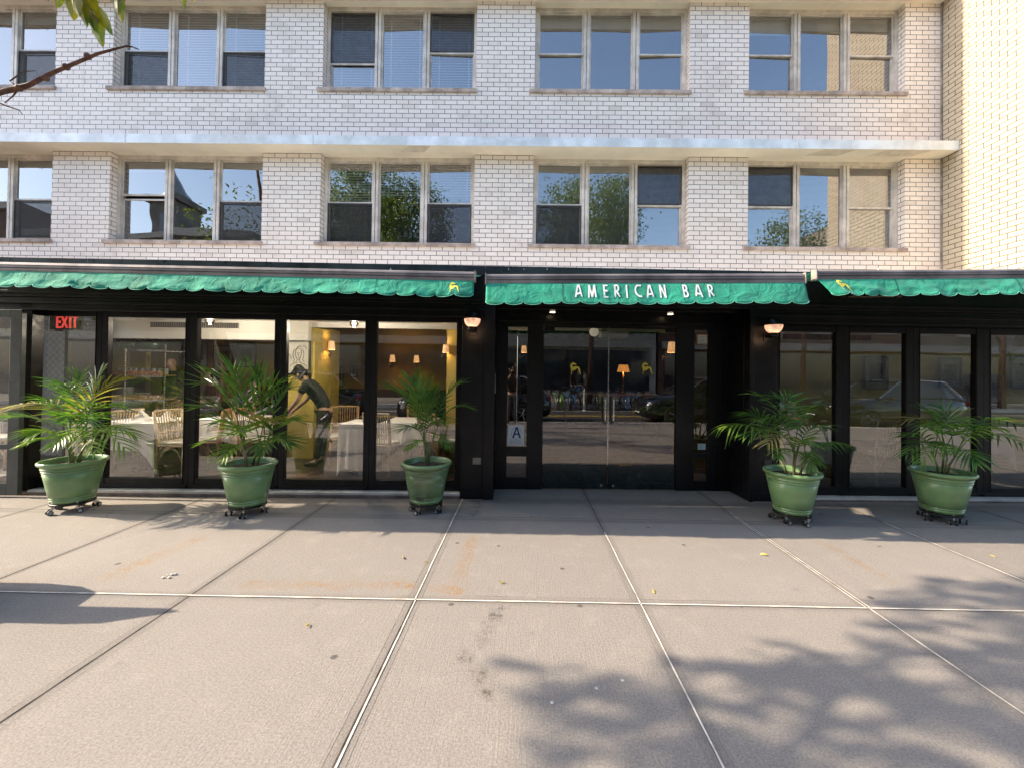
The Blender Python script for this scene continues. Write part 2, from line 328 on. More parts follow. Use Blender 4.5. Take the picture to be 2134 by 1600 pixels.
def screen_mat():
    m_, t, b = mat('insect_screen'); out = t.nodes['Material Output']; b.inputs['Base Color'].default_value = (.035, .033, .033, 1); b.inputs['Roughness'].default_value = .7
    tr = N(t, 'ShaderNodeBsdfTransparent'); mx = N(t, 'ShaderNodeMixShader')
    t.links.new(RAMP(t, NOISE(t, POS(t), 14, 4), .3, .7, .50, .60), mx.inputs[0]); t.links.new(tr.outputs[0], mx.inputs[1]); t.links.new(b.outputs[0], mx.inputs[2]); t.links.new(mx.outputs[0], out.inputs[0])
    return m_
SCREEN = screen_mat()
def pot_mat():
    m_, t, b = mat('green_glazed_pot'); p = N(t, 'ShaderNodeTexCoord').outputs['Object']
    s = N(t, 'ShaderNodeVectorMath'); s.operation = 'MULTIPLY'; s.inputs[1].default_value = (1, 1, .12); t.links.new(p, s.inputs[0])
    c = MIX(t, RAMP(t, NOISE(t, p, 5, 5, .6), .3, .7), (.14, .245, .10), (.185, .31, .13))
    c = MIX(t, RAMP(t, NOISE(t, s.outputs[0], 40, 4, .7), .6, .8, 0, .3), c, (.30, .40, .22))
    c = MIX(t, RAMP(t, NOISE(t, p, 33, 4, .7), .68, .8, 0, .5), c, (.30, .34, .28))
    t.links.new(c, b.inputs['Base Color']); b.inputs['Roughness'].default_value = .34; b.inputs['Specular IOR Level'].default_value = .5; b.inputs['Coat Weight'].default_value = .2; b.inputs['Coat Roughness'].default_value = .08
    BUMP(t, b, NOISE(t, p, 12, 3), .12, .01)
    return m_
POT = pot_mat()
def soil_mat():
    m_, t, b = mat('bark_soil'); p = POS(t); v = N(t, 'ShaderNodeTexVoronoi'); v.inputs['Scale'].default_value = 70; t.links.new(p, v.inputs['Vector'])
    c = MIX(t, RAMP(t, v.outputs['Distance'], 0, .6), (.30, .24, .19), (.02, .015, .012)); c = MIX(t, RAMP(t, NOISE(t, p, 90, 3), .45, .6), c, (.03, .022, .018))
    t.links.new(c, b.inputs['Base Color']); b.inputs['Roughness'].default_value = .9; BUMP(t, b, v.outputs['Distance'], 1, .02); return m_
SOIL = soil_mat()
LEAF = leaf_mat('palm_leaf', (.035, .105, .022), (.11, .215, .035), .30, .28)
LEAFY = leaf_mat('yellow_sunlit_palm_leaf', (.17, .25, .03), (.10, .19, .03), .45, .4)  # yellow leaf tone; sunlight on the sun-caught fronds is painted with it too
LEAF2 = leaf_mat('light_palm_leaf', (.06, .14, .025), (.14, .24, .045), .35, .3); LEAFDRY = leaf_mat('dry_tipped_leaf', (.20, .20, .05), (.32, .22, .08), .3, .6)
TREEL = leaf_mat('street_tree_leaf', (.055, .10, .018), (.17, .17, .025), .40, .45)
TREED = leaf_mat('dark_tree_leaf', (.035, .07, .018), (.10, .13, .03), .35, .5)
BARK = pm('tree_bark', (.14, .085, .065), .85, 0, .2, .35, 14, .8, 30)
TWIG = pm('red_brown_twig', (.17, .085, .06), .7, 0, .3, .3, 20, .4, 60)
PETIOLE = pm('palm_stem', (.16, .17, .07), .5, 0, .4, .25, 12)
# ================================================================== ground
def struct(mb, name, m_, **kw): return tag(mb.build(name, m_, None, **kw), kind='structure')
ASPH = pm('asphalt', (.055, .053, .052), .85, 0, .3, .3, 3, .5, 90, obj=False)
KY = -1.75
struct(MB().quad((-300, -400, -.17), (300, -400, -.17), (300, 120, -.17), (-300, 120, -.17)), 'ground', ASPH)
struct(MB().quad((-60, KY, 0), (60, KY, 0), (60, 5.75, 0), (-60, 5.75, 0)), 'sidewalk', CONC)
struct(MB().quad((-60, -8.6, -.15), (60, -8.6, -.15), (60, KY - .16, -.15), (-60, KY - .16, -.15)), 'road', ASPH)
struct(MB().quad((-60, -13.2, .0), (60, -13.2, .0), (60, -8.75, 0), (-60, -8.75, 0)), 'far_sidewalk', CONC)
struct(MB().box(-60, 60, KY - .16, KY, -.16, .004).box(-60, 60, -8.75, -8.6, -.16, .004), 'kerb', STONE)
LINEY = pm('yellow_road_paint', (.62, .40, .05), .7, 0, .3, .2, 6)
LINEW = pm('white_road_paint', (.65, .65, .62), .7, 0, .3, .2, 6)
struct(MB().quad((-60, -5.3, -.146), (60, -5.3, -.146), (60, -5.18, -.146), (-60, -5.18, -.146)).quad((-60, -5.05, -.146), (60, -5.05, -.146), (60, -4.93, -.146), (-60, -4.93, -.146)), 'yellow_line', LINEY)
struct(MB().quad((-60, -7.2, -.146), (60, -7.2, -.146), (60, -7.08, -.146), (-60, -7.08, -.146)), 'white_line', LINEW)
def strip(b, pts, w_, z, jit=.0012, dx=0, dy=0):
    for i in range(len(pts) - 1):
        a, c = Vector(pts[i]), Vector(pts[i + 1]); L = (c - a).length; n = max(1, int(L / .12)); d = (c - a) / L; s = Vector((-d.y, d.x))
        pr = None
        for k in range(n + 1):
            q = a + d * (L * k / n); h = w_ / 2 * (1 + .35 * noise.noise(Vector((q.x * 4, q.y * 4, 3)))); o = s * (jit * 2 * noise.noise(Vector((q.x * 6, q.y * 6, 9))))
            l, r = q + s * h + o, q - s * h + o; l = (l.x + dx, l.y + dy, z); r = (r.x + dx, r.y + dy, z)
            if pr: b.quad(pr[1], r, l, pr[0])
            pr = (l, r)
X_ = lambda k: .805 + 1.524 * k
YA, YB = 2.768, 4.36
cj = MB(); dj = MB(); tj = MB()
for k in range(-6, 7): strip(dj, [(X_(k), 5.7 if -1 < k < 2 else 5.02), (X_(k), KY)], .009 if k < -1 else (.010 if k == -1 else .007), .0015)
for yy in (YB, YA - 1.524, YA - 3.048): strip(dj if yy == YB else cj, [(-12, yy), (12, yy)], .006 if yy == YB else .012, .0017)
strip(cj, [(-12, YA), (12, YA)], .0125, .0035)
strip(dj, [(-12, YA - .0095), (12, YA - .0095)], .003, .0020)
strip(cj, [(X_(-1) + .004, YA), (X_(-1), 4.98)], .010, .0035)
strip(cj, [(X_(-1) + .011, YA), (X_(-1) + .010, 0)], .009, .0035)
strip(cj, [(X_(0) + .002, 0), (X_(0) + .002, 4.0)], .009, .0035)
strip(cj, [(X_(1) - .012, YA), (X_(1) - .012, 4.5)], .009, .0035); strip(cj, [(X_(1) + .012, YA), (X_(1) + .012, 4.7)], .008, .0035); strip(cj, [(X_(1), 0), (X_(1), YA)], .010, .0035)
strip(cj, [(X_(2), YA), (X_(2), 4.4)], .012, .0035)
for k in range(-2, 3):
    for s in (-.045, .045): strip(tj, [(X_(k) + s, 4.9), (X_(k) + s, 0.2)], .0022, .0012, .003)
strip(tj, [(-.4, YA + .06), (3.2, YA + .05)], .003, .0012, .002)
struct(cj, 'joint_sealant', JOINT); struct(dj, 'pavement_joint', GROOVE); struct(tj, 'tooled_groove', pm('shallow_groove', (.22, .195, .17), .9, 0, .2, .2, 9, obj=False))

# ================================================================== brick building
YF = 6.76; ZS2, ZS1 = 3.60, 6.19; ZH2, ZH1 = 5.155, 7.745; XR = 6.85; XL = -14.2
OPX = [(.115 + 3.56 * k, 2.695 + 3.56 * k) for k in range(-4, 2)]
B = thing('brick_building', 'white glazed brick apartment building with cream ledges rising behind the shop front', 'building', (0, YF, 2.0))
wb = MB()
def front(x0, x1, z0, z1): wb.quad((x0, YF, z0), (x1, YF, z0), (x1, YF, z1), (x0, YF, z1))
for z0, z1 in ((2.5, ZS2), (ZH2 + .135, ZS1), (ZH1 + .135, 14.5)): front(XL, XR, z0, z1)
for z0, z1 in ((ZS2, ZH2), (ZS1, ZH1)):
    xs = [XL] + [q for o_ in OPX for q in o_] + [XR]
    for i in range(0, len(xs), 2): front(xs[i], xs[i + 1], z0, z1)
    for a, c in OPX:
        wb.quad((a, YF, z0), (a, YF, z1), (a, YF + .3, z1), (a, YF + .3, z0)); wb.quad((c, YF, z1), (c, YF, z0), (c, YF + .3, z0), (c, YF + .3, z1))
wb.quad((XL, YF, 2.2), (XL, YF, 14.5), (XL, YF + 9, 14.5), (XL, YF + 9, 2.2)); wb.quad((XL, YF, 14.5), (XR, YF, 14.5), (XR, YF + 9, 14.5), (XL, YF + 9, 14.5))
wb.build('brick_wall', BRICK, B, normals=False)
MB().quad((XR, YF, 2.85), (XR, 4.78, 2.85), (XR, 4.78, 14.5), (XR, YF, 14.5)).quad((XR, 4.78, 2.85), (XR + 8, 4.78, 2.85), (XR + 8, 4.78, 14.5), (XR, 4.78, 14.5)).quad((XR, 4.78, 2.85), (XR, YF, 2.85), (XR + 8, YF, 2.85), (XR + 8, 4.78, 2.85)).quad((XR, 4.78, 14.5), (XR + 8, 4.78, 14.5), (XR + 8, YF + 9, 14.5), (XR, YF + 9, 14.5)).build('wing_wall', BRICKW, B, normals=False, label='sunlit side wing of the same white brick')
# corner mortar bead
MB().tube([(XR - .012, YF - .012, 2.9), (XR - .012, YF - .012, 14)], .014, 5).build('corner_joint', pm('corner_caulk', (.30, .24, .2), .8, 0, .3, .3, 8), B)
SEAMM = pm('pale_seam', (.78, .78, .78), .5, 0, .4, .1); PATCHM = pm('soffit_patch', (.66, .58, .48), .8, 0, .3, .1, obj=False)
for zl in (ZH2, ZH1, ZH1 + 2.59, ZH1 + 5.18):
    lg = MB().box(XL - .1, XR, YF - .27, YF + .02, zl, zl + .135)
    L_ = lg.build('ledge', SOFFIT, B, bevel=.004)
    MB().box(XL - .1, XR - .002, YF - .276, YF - .27, zl - .004, zl + .143).box(XL - .1, XR - .002, YF - .27, YF - .001, zl + .136, zl + .143).build('metal_edge', LEDGEM, L_)
    for xx in (-8.9, -6.5, -4.55 + 1.1, .8, 4.3): MB().box(xx, xx + .018, YF - .281, YF - .276, zl - .02, zl + .143).build('seam', SEAMM, L_)
    for xx, d in ((4.75, .5), (5.75, .7), (-1.9, .35)): MB().add([(xx, YF - .25, zl - .0025), (xx + d, YF - .25, zl - .0025), (xx + d - .15, YF - .06, zl - .0025), (xx - .2, YF - .06, zl - .0025)], [(0, 1, 2, 3)]).build('patch', PATCHM, L_)
MB().box(XL, XR, YF + .02, YF + .3, ZH2 - .0, ZH2 + .1).box(XL, XR, YF + .02, YF + .3, ZH1, ZH1 + .1).build('lintel', SOFFIT, B)
def window(ia, z0, z1, cfg):
    """cfg: per light: split (height fraction of the meeting rail or None), which sash wears a screen, blind kind and reach"""
    a, c = OPX[ia]; a += .004; c -= .004; ww = c - a; Y0 = YF + .125
    fm = MB(); fw = .055
    xs = [a, a + ww * .34, a + ww * .665, c]
    zb, zt = z0 + .085, z1 - .062
    fm.box(a, c, Y0, Y0 + .09, z1 - .062, z1); fm.box(a, c, Y0 - .012, Y0 + .09, z0 + .062, z0 + .087)
    fm.box(a, a + fw, Y0, Y0 + .09, zb + .002, zt); fm.box(c - fw, c, Y0, Y0 + .09, zb + .002, zt)
    for x in xs[1:3]:
        fm.box(x - .05, x - .006, Y0 - .004, Y0 + .09, zb + .002, zt); fm.box(x + .006, x + .05, Y0 - .004, Y0 + .09, zb + .002, zt); fm.box(x - .006, x + .006, Y0 + .02, Y0 + .09, zb + .002, zt)
    W = fm.build('window', FRAME, B, bevel=.003)
    MB().box(a - .09 if True else a, c + .03, YF - .035, Y0 - .013, z0, z0 + .062).build('sill', SILL, W, bevel=.006)
    MB().box((a + c) / 2 - .03, (a + c) / 2 - .018, YF - .037, Y0 - .03, z0 + .001, z0 + .0635).build('sill_joint', JOINT, W)
    br = MB(); br.box(a, c, YF + .55, YF + .56, z0, z1).build('dark_room', ROOMD, W) if False else None
    li = [(xs[0] + fw, xs[1] - .05), (xs[1] + .05, xs[2] - .05), (xs[2] + .05, xs[3] - fw)]
    for i, (l, r) in enumerate(li):
        sp, scr, bl = cfg[i]
        sm = MB(); t_ = .028; Ys = Y0 + .03
        def ring(zz0, zz1, y, hl=True):
            sm.box(l + .001, l + t_, y, y + .022, zz0, zz1); sm.box(r - t_, r - .001, y, y + .022, zz0, zz1)
            sm.box(l + t_, r - t_, y, y + .022, zz0, zz0 + t_); sm.box(l + t_, r - t_, y, y + .022, zz1 - t_, zz1)
        gq = MB()
        tilt = random.uniform(-.012, .012)
        def pane(zz0, zz1, y): gq.quad((l + t_, y + tilt, zz0 + t_), (r - t_, y - tilt, zz0 + t_), (r - t_, y - tilt, zz1 - t_), (l + t_, y + tilt, zz1 - t_))
        if sp is None: ring(zb + .003, zt - .001, Ys); pane(zb, zt, Ys + .012)
        else:
            zm = zb + (zt - zb) * sp[0]; zu = zb + (zt - zb) * sp[1]
            ring(zm - .014, zt - .001, Ys); pane(zm - .014, zt, Ys + .012); ring(zb + .003, zu + .012, Ys + .026); pane(zb, zu + .012, Ys + .036)
            if scr:
                s0, s1 = {'lo': (zb + .03, zm - .015), 'up': (zm + .02, zt - .03)}[scr]
                so_ = MB().quad((l + .006, Ys - .006, s0), (r - .006, Ys - .006, s0), (r - .006, Ys - .006, s1), (l + .006, Ys - .006, s1)).build('insect_screen', SCREEN, W)
                MB().box(l + .001, l + .016, Ys - .014, Ys - .004, s0, s1).box(r - .016, r - .001, Ys - .014, Ys - .004, s0, s1).box(l + .016, r - .016, Ys - .014, Ys - .004, s1 - .018, s1).box(l + .016, r - .016, Ys - .014, Ys - .004, s0, s0 + .014).build('screen_frame', pm('brown_screen_frame', (.06, .045, .04), .5) if 'sf' not in CACHE else CACHE['sf'], W)
        sm.build('sash', FRAME, W); gq.build('glass_pane', GUP, W, normals=False)
        if bl:
            kind, reach = bl; zr = zt - (zt - zb) * reach; bm_ = MB(); yb = Ys + .10
            if kind == 'v':
                nz = int((zt - zr) / .046)
                for k in range(nz):
                    zz = zt - .03 - k * .046; bm_.quad((l - .02, yb, zz), (r + .02, yb, zz), (r + .02, yb + .026, zz + .033), (l - .02, yb + .026, zz + .033))
                for q in (.17, .85): bm_.box(l + (r - l) * q, l + (r - l) * q + .022, yb - .004, yb - .002, zr, zt)
                bm_.build('venetian_blind', BLIND, W, normals=False)
            elif kind == 'f':
                nz = int((zt - zr) / .02)
                for k in range(nz):
                    zz = zt - .02 - k * .02; bm_.quad((l - .02, yb, zz), (r + .02, yb, zz), (r + .02, yb + .012, zz + .0135), (l - .02, yb + .012, zz + .0135))
                bm_.build('fine_blind', SHADE, W, normals=False)
            else:
                bm_.box(l - .02, r + .02, yb, yb + .004, zr, zt); bm_.build('roller_shade', SHADE, W)
    return W
CACHE = {'sf': pm('brown_screen_frame', (.06, .045, .04), .5)}
H_ = (.5, .5)
rowA = {1: [(H_, 'lo', ('s', .1)), (None, None, ('s', .12)), (H_, 'lo', ('s', .12))], 2: [(H_, 'lo', ('v', .98)), (None, None, ('v', .98)), (H_, 'lo', ('v', .98))],
        3: [((.36, .40), 'up', ('v', .98)), (None, None, ('v', .98)), (H_, 'up', ('v', .98))], 4: [(H_, None, ('s', .13)), (None, None, ('s', .13)), (H_, None, ('s', .13))],
        5: [(H_, None, ('s', .2)), (None, None, ('s', .14)), (H_, None, ('s', .14))]}
rowB = {1: [(H_, 'lo', None), (None, None, ('s', .08)), (H_, 'lo', ('s', .1))], 2: [((.57, .52), None, ('s', .12)), (None, None, ('s', .06)), (H_, 'lo', ('s', .08))],
        3: [(H_, 'lo', ('v', .5)), (None, None, ('v', .42)), (H_, 'lo', ('v', .42))], 4: [(H_, 'lo', ('f', .98)), (None, None, ('f', .98)), (H_, 'up', ('f', .98))],
        5: [(H_, 'up', ('f', .98)), (None, None, ('f', .98)), (H_, None, ('s', .98))]}
for i in range(1, 6):
    window(i, ZS1, ZH1, rowA[i]); window(i, ZS2, ZH2, rowB[i])
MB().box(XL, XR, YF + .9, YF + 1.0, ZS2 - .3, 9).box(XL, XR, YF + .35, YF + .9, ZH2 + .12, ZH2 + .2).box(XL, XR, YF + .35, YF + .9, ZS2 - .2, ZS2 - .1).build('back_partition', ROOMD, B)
# ================================================================== shop front (its own frame: u along, v into the building)
def uS(x, y, v): return atS(x, y, v)[0]
ZR = atS(1000, 557, 0)[1]; ZT, ZB_ = 2.148, .185
SF = thing('shop_front', 'long black metal shop front with tall folding windows and a recessed entrance', 'shop front', (0, 0, 0), frame='S')
UL = -6.62; uP0 = uS(958, 1036, 0); uP1 = uS(1005, 1040, 0); uP2 = uS(1027, 1040, 0); uQ0 = uS(1558, 1047, 0); uQ1 = uS(1617, 1047, 0); UE = 13.0
def sb(name, m_, *bx, root=SF, bevel=.004, label=None):
    b = MB()
    for q in bx: b.box(*q)
    return b.build(name, m_, root, bevel=bevel, label=label)
sb('fascia', BLACK, (UL, UE, -.02, .12, 2.36, ZR - .10), (UL, UE, -.045, -.021, 2.40, 2.43), (UL, uP2, .0, .13, ZT + .077, 2.358), (uQ0, UE, .0, .13, ZT + .057, 2.358), (UL, uP2, -.03, -.001, 2.28, 2.31), (uQ0, UE, -.03, -.001, 2.27, 2.30), (UL, uP2, -.018, -.0005, 2.2, 2.225), (uQ0, UE, -.018, -.0005, 2.19, 2.215), (UL, uP2, .131, .20, ZT + .076, 2.40), (uQ0, UE, .131, .20, ZT + .031, 2.40))
fl = MB(); xs = [UL - .1, -5.2, -3.1, uS(1012, 560, 0), 1.7, 3.15, 5.4, UE]
for i in range(len(xs) - 1): fl.box(xs[i] + .002, xs[i + 1] - .002, -.06 - .004 * (i % 2), -.04, ZR - .11, ZR)
fl.box(UL - .1, UE, -.038, 1.95, ZR - .03, ZR - .006)
fl.build('roof_flashing', FLASH, SF, bevel=.003)
MB().box(UL - .1, UE, -.035, 1.93, ZR - .005, ZR + .003).build('roof', pm('silver_roof_coating', (.72, .70, .66), .6, .1, .4, .15, 2), SF)
for x_ in (1060, 1092, 1140, 815, 620, 300, 1330, 1500, 1830): u_, z_ = atS(x_, 562, -.06); MB().sphere((u_, -.067, z_), .007, 8, 6).build('bolt', STEEL, SF)
sb('left_threshold' if False else 'threshold', STONE, (UL, uP0, .0, .30, .034, .062), label='pale stone threshold under the left windows')
sb('threshold_base', BROWNS, (UL, uP0, -.006, .12, .0, .033))
sb('threshold', STONE, (uQ1 + .01, UE, -.0, .30, .02, .045), label='thin pale threshold under the right windows'); sb('threshold_base', BROWNS, (uQ1 + .01, UE, .004, .12, .0, .019))
# pillars
sb('pillar', BLACK, (uP0, uP1, 0, .25, .0, ZT + .076), (uP0 + .004, uP1 - .002, -.012, -.0005, .004, .10)); sb('pillar_trim', BLACK, (uP1 + .001, uP2, -.035, .10, 0, 2.36))
sb('pillar', BLACK, (uQ0 + .05, uQ1, 0, .25, .0, ZT + .056), (uQ0 + .052, uQ1 - .002, -.012, -.0005, .004, .10)); sb('pillar_trim', BLACK, (uQ0, uQ0 + .049, -.03, .10, 0, 2.36))
a_ = atS(985, 953, -.01); b_ = atS(1003, 967, -.01)
sb('vent_plate', pm('weathered_beige_plate', (.19, .165, .145), .5, .3), (a_[0], b_[0] - .004, -.014, 0, b_[1], a_[1]))
a_ = atS(1593, 958, -.01); b_ = atS(1608, 968, -.01); sb('vent_plate', pm('dull_grey_plate', (.09, .08, .075), .5, .3), (a_[0], b_[0], -.014, 0, b_[1], a_[1]))
# entrance recess
VD = .43
sb('recess_side', BLACK, (uP2 - .05, uP2, .101, VD + .05, 0, 2.36)); sb('recess_side', BLACK, (uQ0, uQ0 + .05, .101, VD + .05, 0, 2.36))
sb('recess_ceiling', BLACK2, (uP2, uQ0, .121, VD + .1, 2.33, 2.36))
sb('door_header', BLACK2, (uP2, uQ0, VD - .02, VD + .10, 2.20, 2.329), (uP2, uQ0, VD - .04, VD - .021, 2.215, 2.235))
def dz(y): return atS(1250, y, VD)[1]
def du(x, y=850): return atS(x, y, VD)[0]
zt_, zb_ = dz(684), dz(969)
s0, s1, s2 = du(1132), du(1268), du(1408)
ub = [uP2 + .0, du(1057), du(1098), s0 - .005, s2 + .005, du(1446), du(1476), uQ0]
fr = MB()
for i in (0, 2, 4, 6): fr.box(ub[i], ub[i + 1], VD - .01, VD + .06, 0.0, 2.199)
fr.box(ub[1], ub[2], VD, VD + .05, zt_ + .0, 2.199); fr.box(ub[1], ub[2], VD, VD + .05, dz(952) + .0, dz(932)); fr.box(ub[1], ub[2], VD, VD + .05, 0, dz(996))
fr.box(ub[5], ub[6], VD, VD + .05, zt_ + .0, 2.199); fr.box(ub[5], ub[6], VD, VD + .05, dz(952) + .0, dz(942)); fr.box(ub[5], ub[6], VD, VD + .05, 0, dz(1000))
fr.box(s0 - .004, s2 + .004, VD, VD + .06, zt_ + .02, 2.199)
for x_ in (1490, 1500): fr.box(du(x_), du(x_) + .006, VD - .018, VD - .0105, .02, 2.19)
fr.build('door_surround', BLACK, SF, bevel=.004)
for i, (a, c) in ((1, (dz(932), zt_)), (1, (dz(996), dz(952))), (5, (dz(942), zt_)), (5, (dz(1000), dz(952)))):
    MB().quad((ub[i], VD + .02, a), (ub[i + 1], VD + .02, a), (ub[i + 1], VD + .02, c), (ub[i], VD + .02, c)).build('side_light', GDOOR, SF, normals=False)
DOG = [(345, 192), (318, 172), (290, 150), (262, 153), (235, 150), (252, 162), (222, 185), (209, 215), (208, 250), (218, 285), (229, 318), (232, 360), (227, 412), (236, 416), (243, 370), (250, 328), (280, 328), (315, 318), (342, 290), (370, 279), (392, 305), (402, 345), (422, 378), (432, 410), (446, 413), (440, 378), (430, 345), (424, 295), (404, 252), (370, 236), (330, 234), (295, 244), (268, 240), (254, 218), (262, 200), (285, 198), (310, 205), (338, 203)]
def dog(root, cx, cz, w_, v, sx=1, flip=False):
    b = MB(); k = w_ / 240
    vs = [Vector((cx + (x - 327) * k, v, cz - (y - 283) * k)) for x, y in DOG]; b.add(vs, [tuple(f) for f in tessellate_polygon([[Vector((q.x, q.z, 0)) for q in vs]])])
    return b.build('hound_emblem', YEL, root, normals=False)
for (l, r, hx, dx) in ((s0, s1 - .006, s1 - .055, 1192), (s1 + .006, s2, s1 + .055, 1342)):
    d = MB().box(l, r, VD + .005, VD + .045, .012, .10).box(l, r, VD + .008, VD + .042, .102, zb_ - .0).build('door', pm('green_black_kick_plate', (.012, .022, .022), .22, .2, .6, .3, 4) if 'kp' not in CACHE else CACHE['kp'], SF, bevel=.004); CACHE['kp'] = d.data.materials[0]
    MB().quad((l, VD + .025, zb_), (r, VD + .025, zb_), (r, VD + .025, zt_), (l, VD + .025, zt_)).build('glass_pane', GDOOR, d, normals=False)
    MB().box(l, r, VD + .01, VD + .04, zt_, zt_ + .018).box(l if hx < s1 else r - .14, l + .14 if hx < s1 else r, VD + .008, VD + .042, zt_ - .045, zt_ - .0005).build('top_rail', BLACK2, d)
    MB().tube([(hx, VD + .02, dz(826)), (hx, VD - .05, dz(829)), (hx, VD - .06, dz(834)), (hx, VD - .06, dz(874)), (hx, VD - .05, dz(879)), (hx, VD + .02, dz(882))], .0125, 10).build('handle', STEEL, d, smooth=True)
    MB().lathe([(.0001, -.008), (.018, -.008), (.018, .004)], (hx - .03 if hx < s1 else hx + .02, VD + .004, .055), 16, 'y').build('lock', STEEL, d)
    u_, z_ = atS(dx + 8, 768, VD); dog(d, u_, z_, .145, VD + .02)
MB().box(s1 - .0055, s1 + .0055, VD + .02, VD + .03, zb_, zt_).build('door_edge', STEEL, SF)
# notices in the side lights
def sheet(name, m_, x0, y0, x1, y1, v, root, off=0): 
    a, c = atS(x0, y0, v); a2, c2 = atS(x1, y1, v); return MB().box(a, a2, v - .002, v, c2, c).build(name, m_, root)
PAPER = pm('white_card', (.66, .68, .68), .6, 0, .4, .04); NAVY = pm('navy_print', (.02, .03, .16), .6, 0, .3, .1)
nt_ = thing('grade_card', 'white card with a big navy letter A in the narrow pane left of the doors', 'card', (*[atS(1077, 928, VD)[0], VD + .019], atS(1077, 928, VD)[1]), frame='S')
sheet('card', PAPER, 1059, 885, 1092, 927, VD + .018, nt_)
a0, c0 = atS(1067, 912, VD + .015); a1, c1 = atS(1086, 889, VD + .015); b = MB(); v_ = VD + .0145; ww = a1 - a0; hh = c1 - c0; tk = ww * .2
b.add([(a0, v_, c0), (a0 + tk, v_, c0), (a0 + ww * .58, v_, c1), (a0 + ww * .42, v_, c1)], [(0, 1, 2, 3)]).add([(a1 - tk, v_ - .0002, c0), (a1, v_ - .0002, c0), (a0 + ww * .60, v_ - .0002, c1), (a0 + ww * .44, v_ - .0002, c1)], [(0, 1, 2, 3)]).add([(a0 + ww * .2, v_ - .0004, c0 + hh * .3), (a0 + ww * .8, v_ - .0004, c0 + hh * .3), (a0 + ww * .76, v_ - .0004, c0 + hh * .42), (a0 + ww * .24, v_ - .0004, c0 + hh * .42)], [(0, 1, 2, 3)])
b.build('letter', NAVY, nt_, normals=False)
b = MB(); uc, zc = atS(1076, 902, VD + .0152)
for k in range(28):
    t0, t1 = 2 * pi * k / 28, 2 * pi * (k + 1) / 28; b.add([(uc + .068 * cos(t0), VD + .0152, zc + .075 * sin(t0)), (uc + .068 * cos(t1), VD + .0152, zc + .075 * sin(t1)), (uc + .065 * cos(t1), VD + .0152, zc + .072 * sin(t1)), (uc + .065 * cos(t0), VD + .0152, zc + .072 * sin(t0))], [(0, 1, 2, 3)])
b.build('ring', NAVY, nt_, normals=False)
GREYP = pm('grey_print', (.30, .32, .33), .6)
b = MB()
for k in range(6): u0_, z0_ = atS(1061, 914.5 + k * 1.9, VD + .015); u1_, _ = atS(1089 - (k * 7) % 5, 914 + k * 1.9, VD + .015); b.quad((u0_, VD + .0148, z0_), (u1_, VD + .0148, z0_), (u1_, VD + .0148, z0_ - .0035), (u0_, VD + .0148, z0_ - .0035))
b.build('small_print', GREYP, nt_, normals=False)
for nm, x0, y0, x1, y1, lb, mt in (('notice', 1454, 698, 1474, 717, 'small framed paper notice high in the narrow pane right of the doors', PAPER), ('sticker', 1454, 923.5, 1470, 936, 'pale blue sticker low in the narrow pane right of the doors', pm('pale_blue_card', (.42, .58, .60), .6, 0, .3, .1))):
    t_ = thing(nm, lb, nm, (atS(x0, y1, VD)[0], VD + .018, atS(x0, y1, VD)[1]), frame='S'); sheet('card', mt, x0, y0, x1, y1, VD + .018, t_)
    b = MB()
    for k in range(5): q0 = atS(x0 + 3, y0 + (y1 - y0) * (.2 + k * .15), VD); q1 = atS(x1 - 3 - (k * 3) % 4, y0 + (y1 - y0) * (.2 + k * .15), VD); b.quad((q0[0], VD + .0145, q0[1]), (q1[0], VD + .0145, q1[1]), (q1[0], VD + .0145, q1[1] - .004), (q0[0], VD + .0145, q0[1] - .004))
    b.build('printed_lines', GREYP, t_, normals=False)
    if nm == 'notice': q0 = atS(x0, y0, VD); q1 = atS(x1, y1, VD); f_ = .012; MB().box(q0[0] - f_, q0[0], VD + .008, VD + .018, q1[1] - f_, q0[1] + f_).box(q1[0], q1[0] + f_, VD + .008, VD + .018, q1[1] - f_, q0[1] + f_).box(q0[0], q1[0], VD + .008, VD + .018, q0[1], q0[1] + f_).box(q0[0], q1[0], VD + .008, VD + .018, q1[1] - f_, q1[1]).build('frame', pm('gilt_frame', (.35, .20, .08), .5), t_)
# folding windows
panes = [((81, 653), (71, 980), (207, 656), (196, 984)), ((234, 657), (221.5, 986), (394, 661), (381, 991.5)), ((419, 661), (407, 990), (578.6, 662.5), (567, 994)),
         ((603.5, 664), (592, 996), (766, 666), (755, 998.6)), ((790, 668), (780, 1001), (954.6, 670.4), (946, 1004)),
         ((1621.7, 690), (1622, 1012), (1738.7, 690.7), (1736, 1016)), ((1768, 692), (1766, 1018), (1883, 693), (1882, 1019)), ((1912.3, 694.5), (1912, 1022), (2028, 697), (2029, 1024)), ((2058.6, 697), (2059, 1026), (2175, 699), (2177, 1028))]
VW = .15; PU = []
for a, a2, c, c2 in panes:
    PU.append(((uS(*a, VW) + uS(*a2, VW)) / 2, (uS(*c, VW) + uS(*c2, VW)) / 2))
for _ in range(6): PU.append((PU[-1][1] + .17, PU[-1][1] + .90))
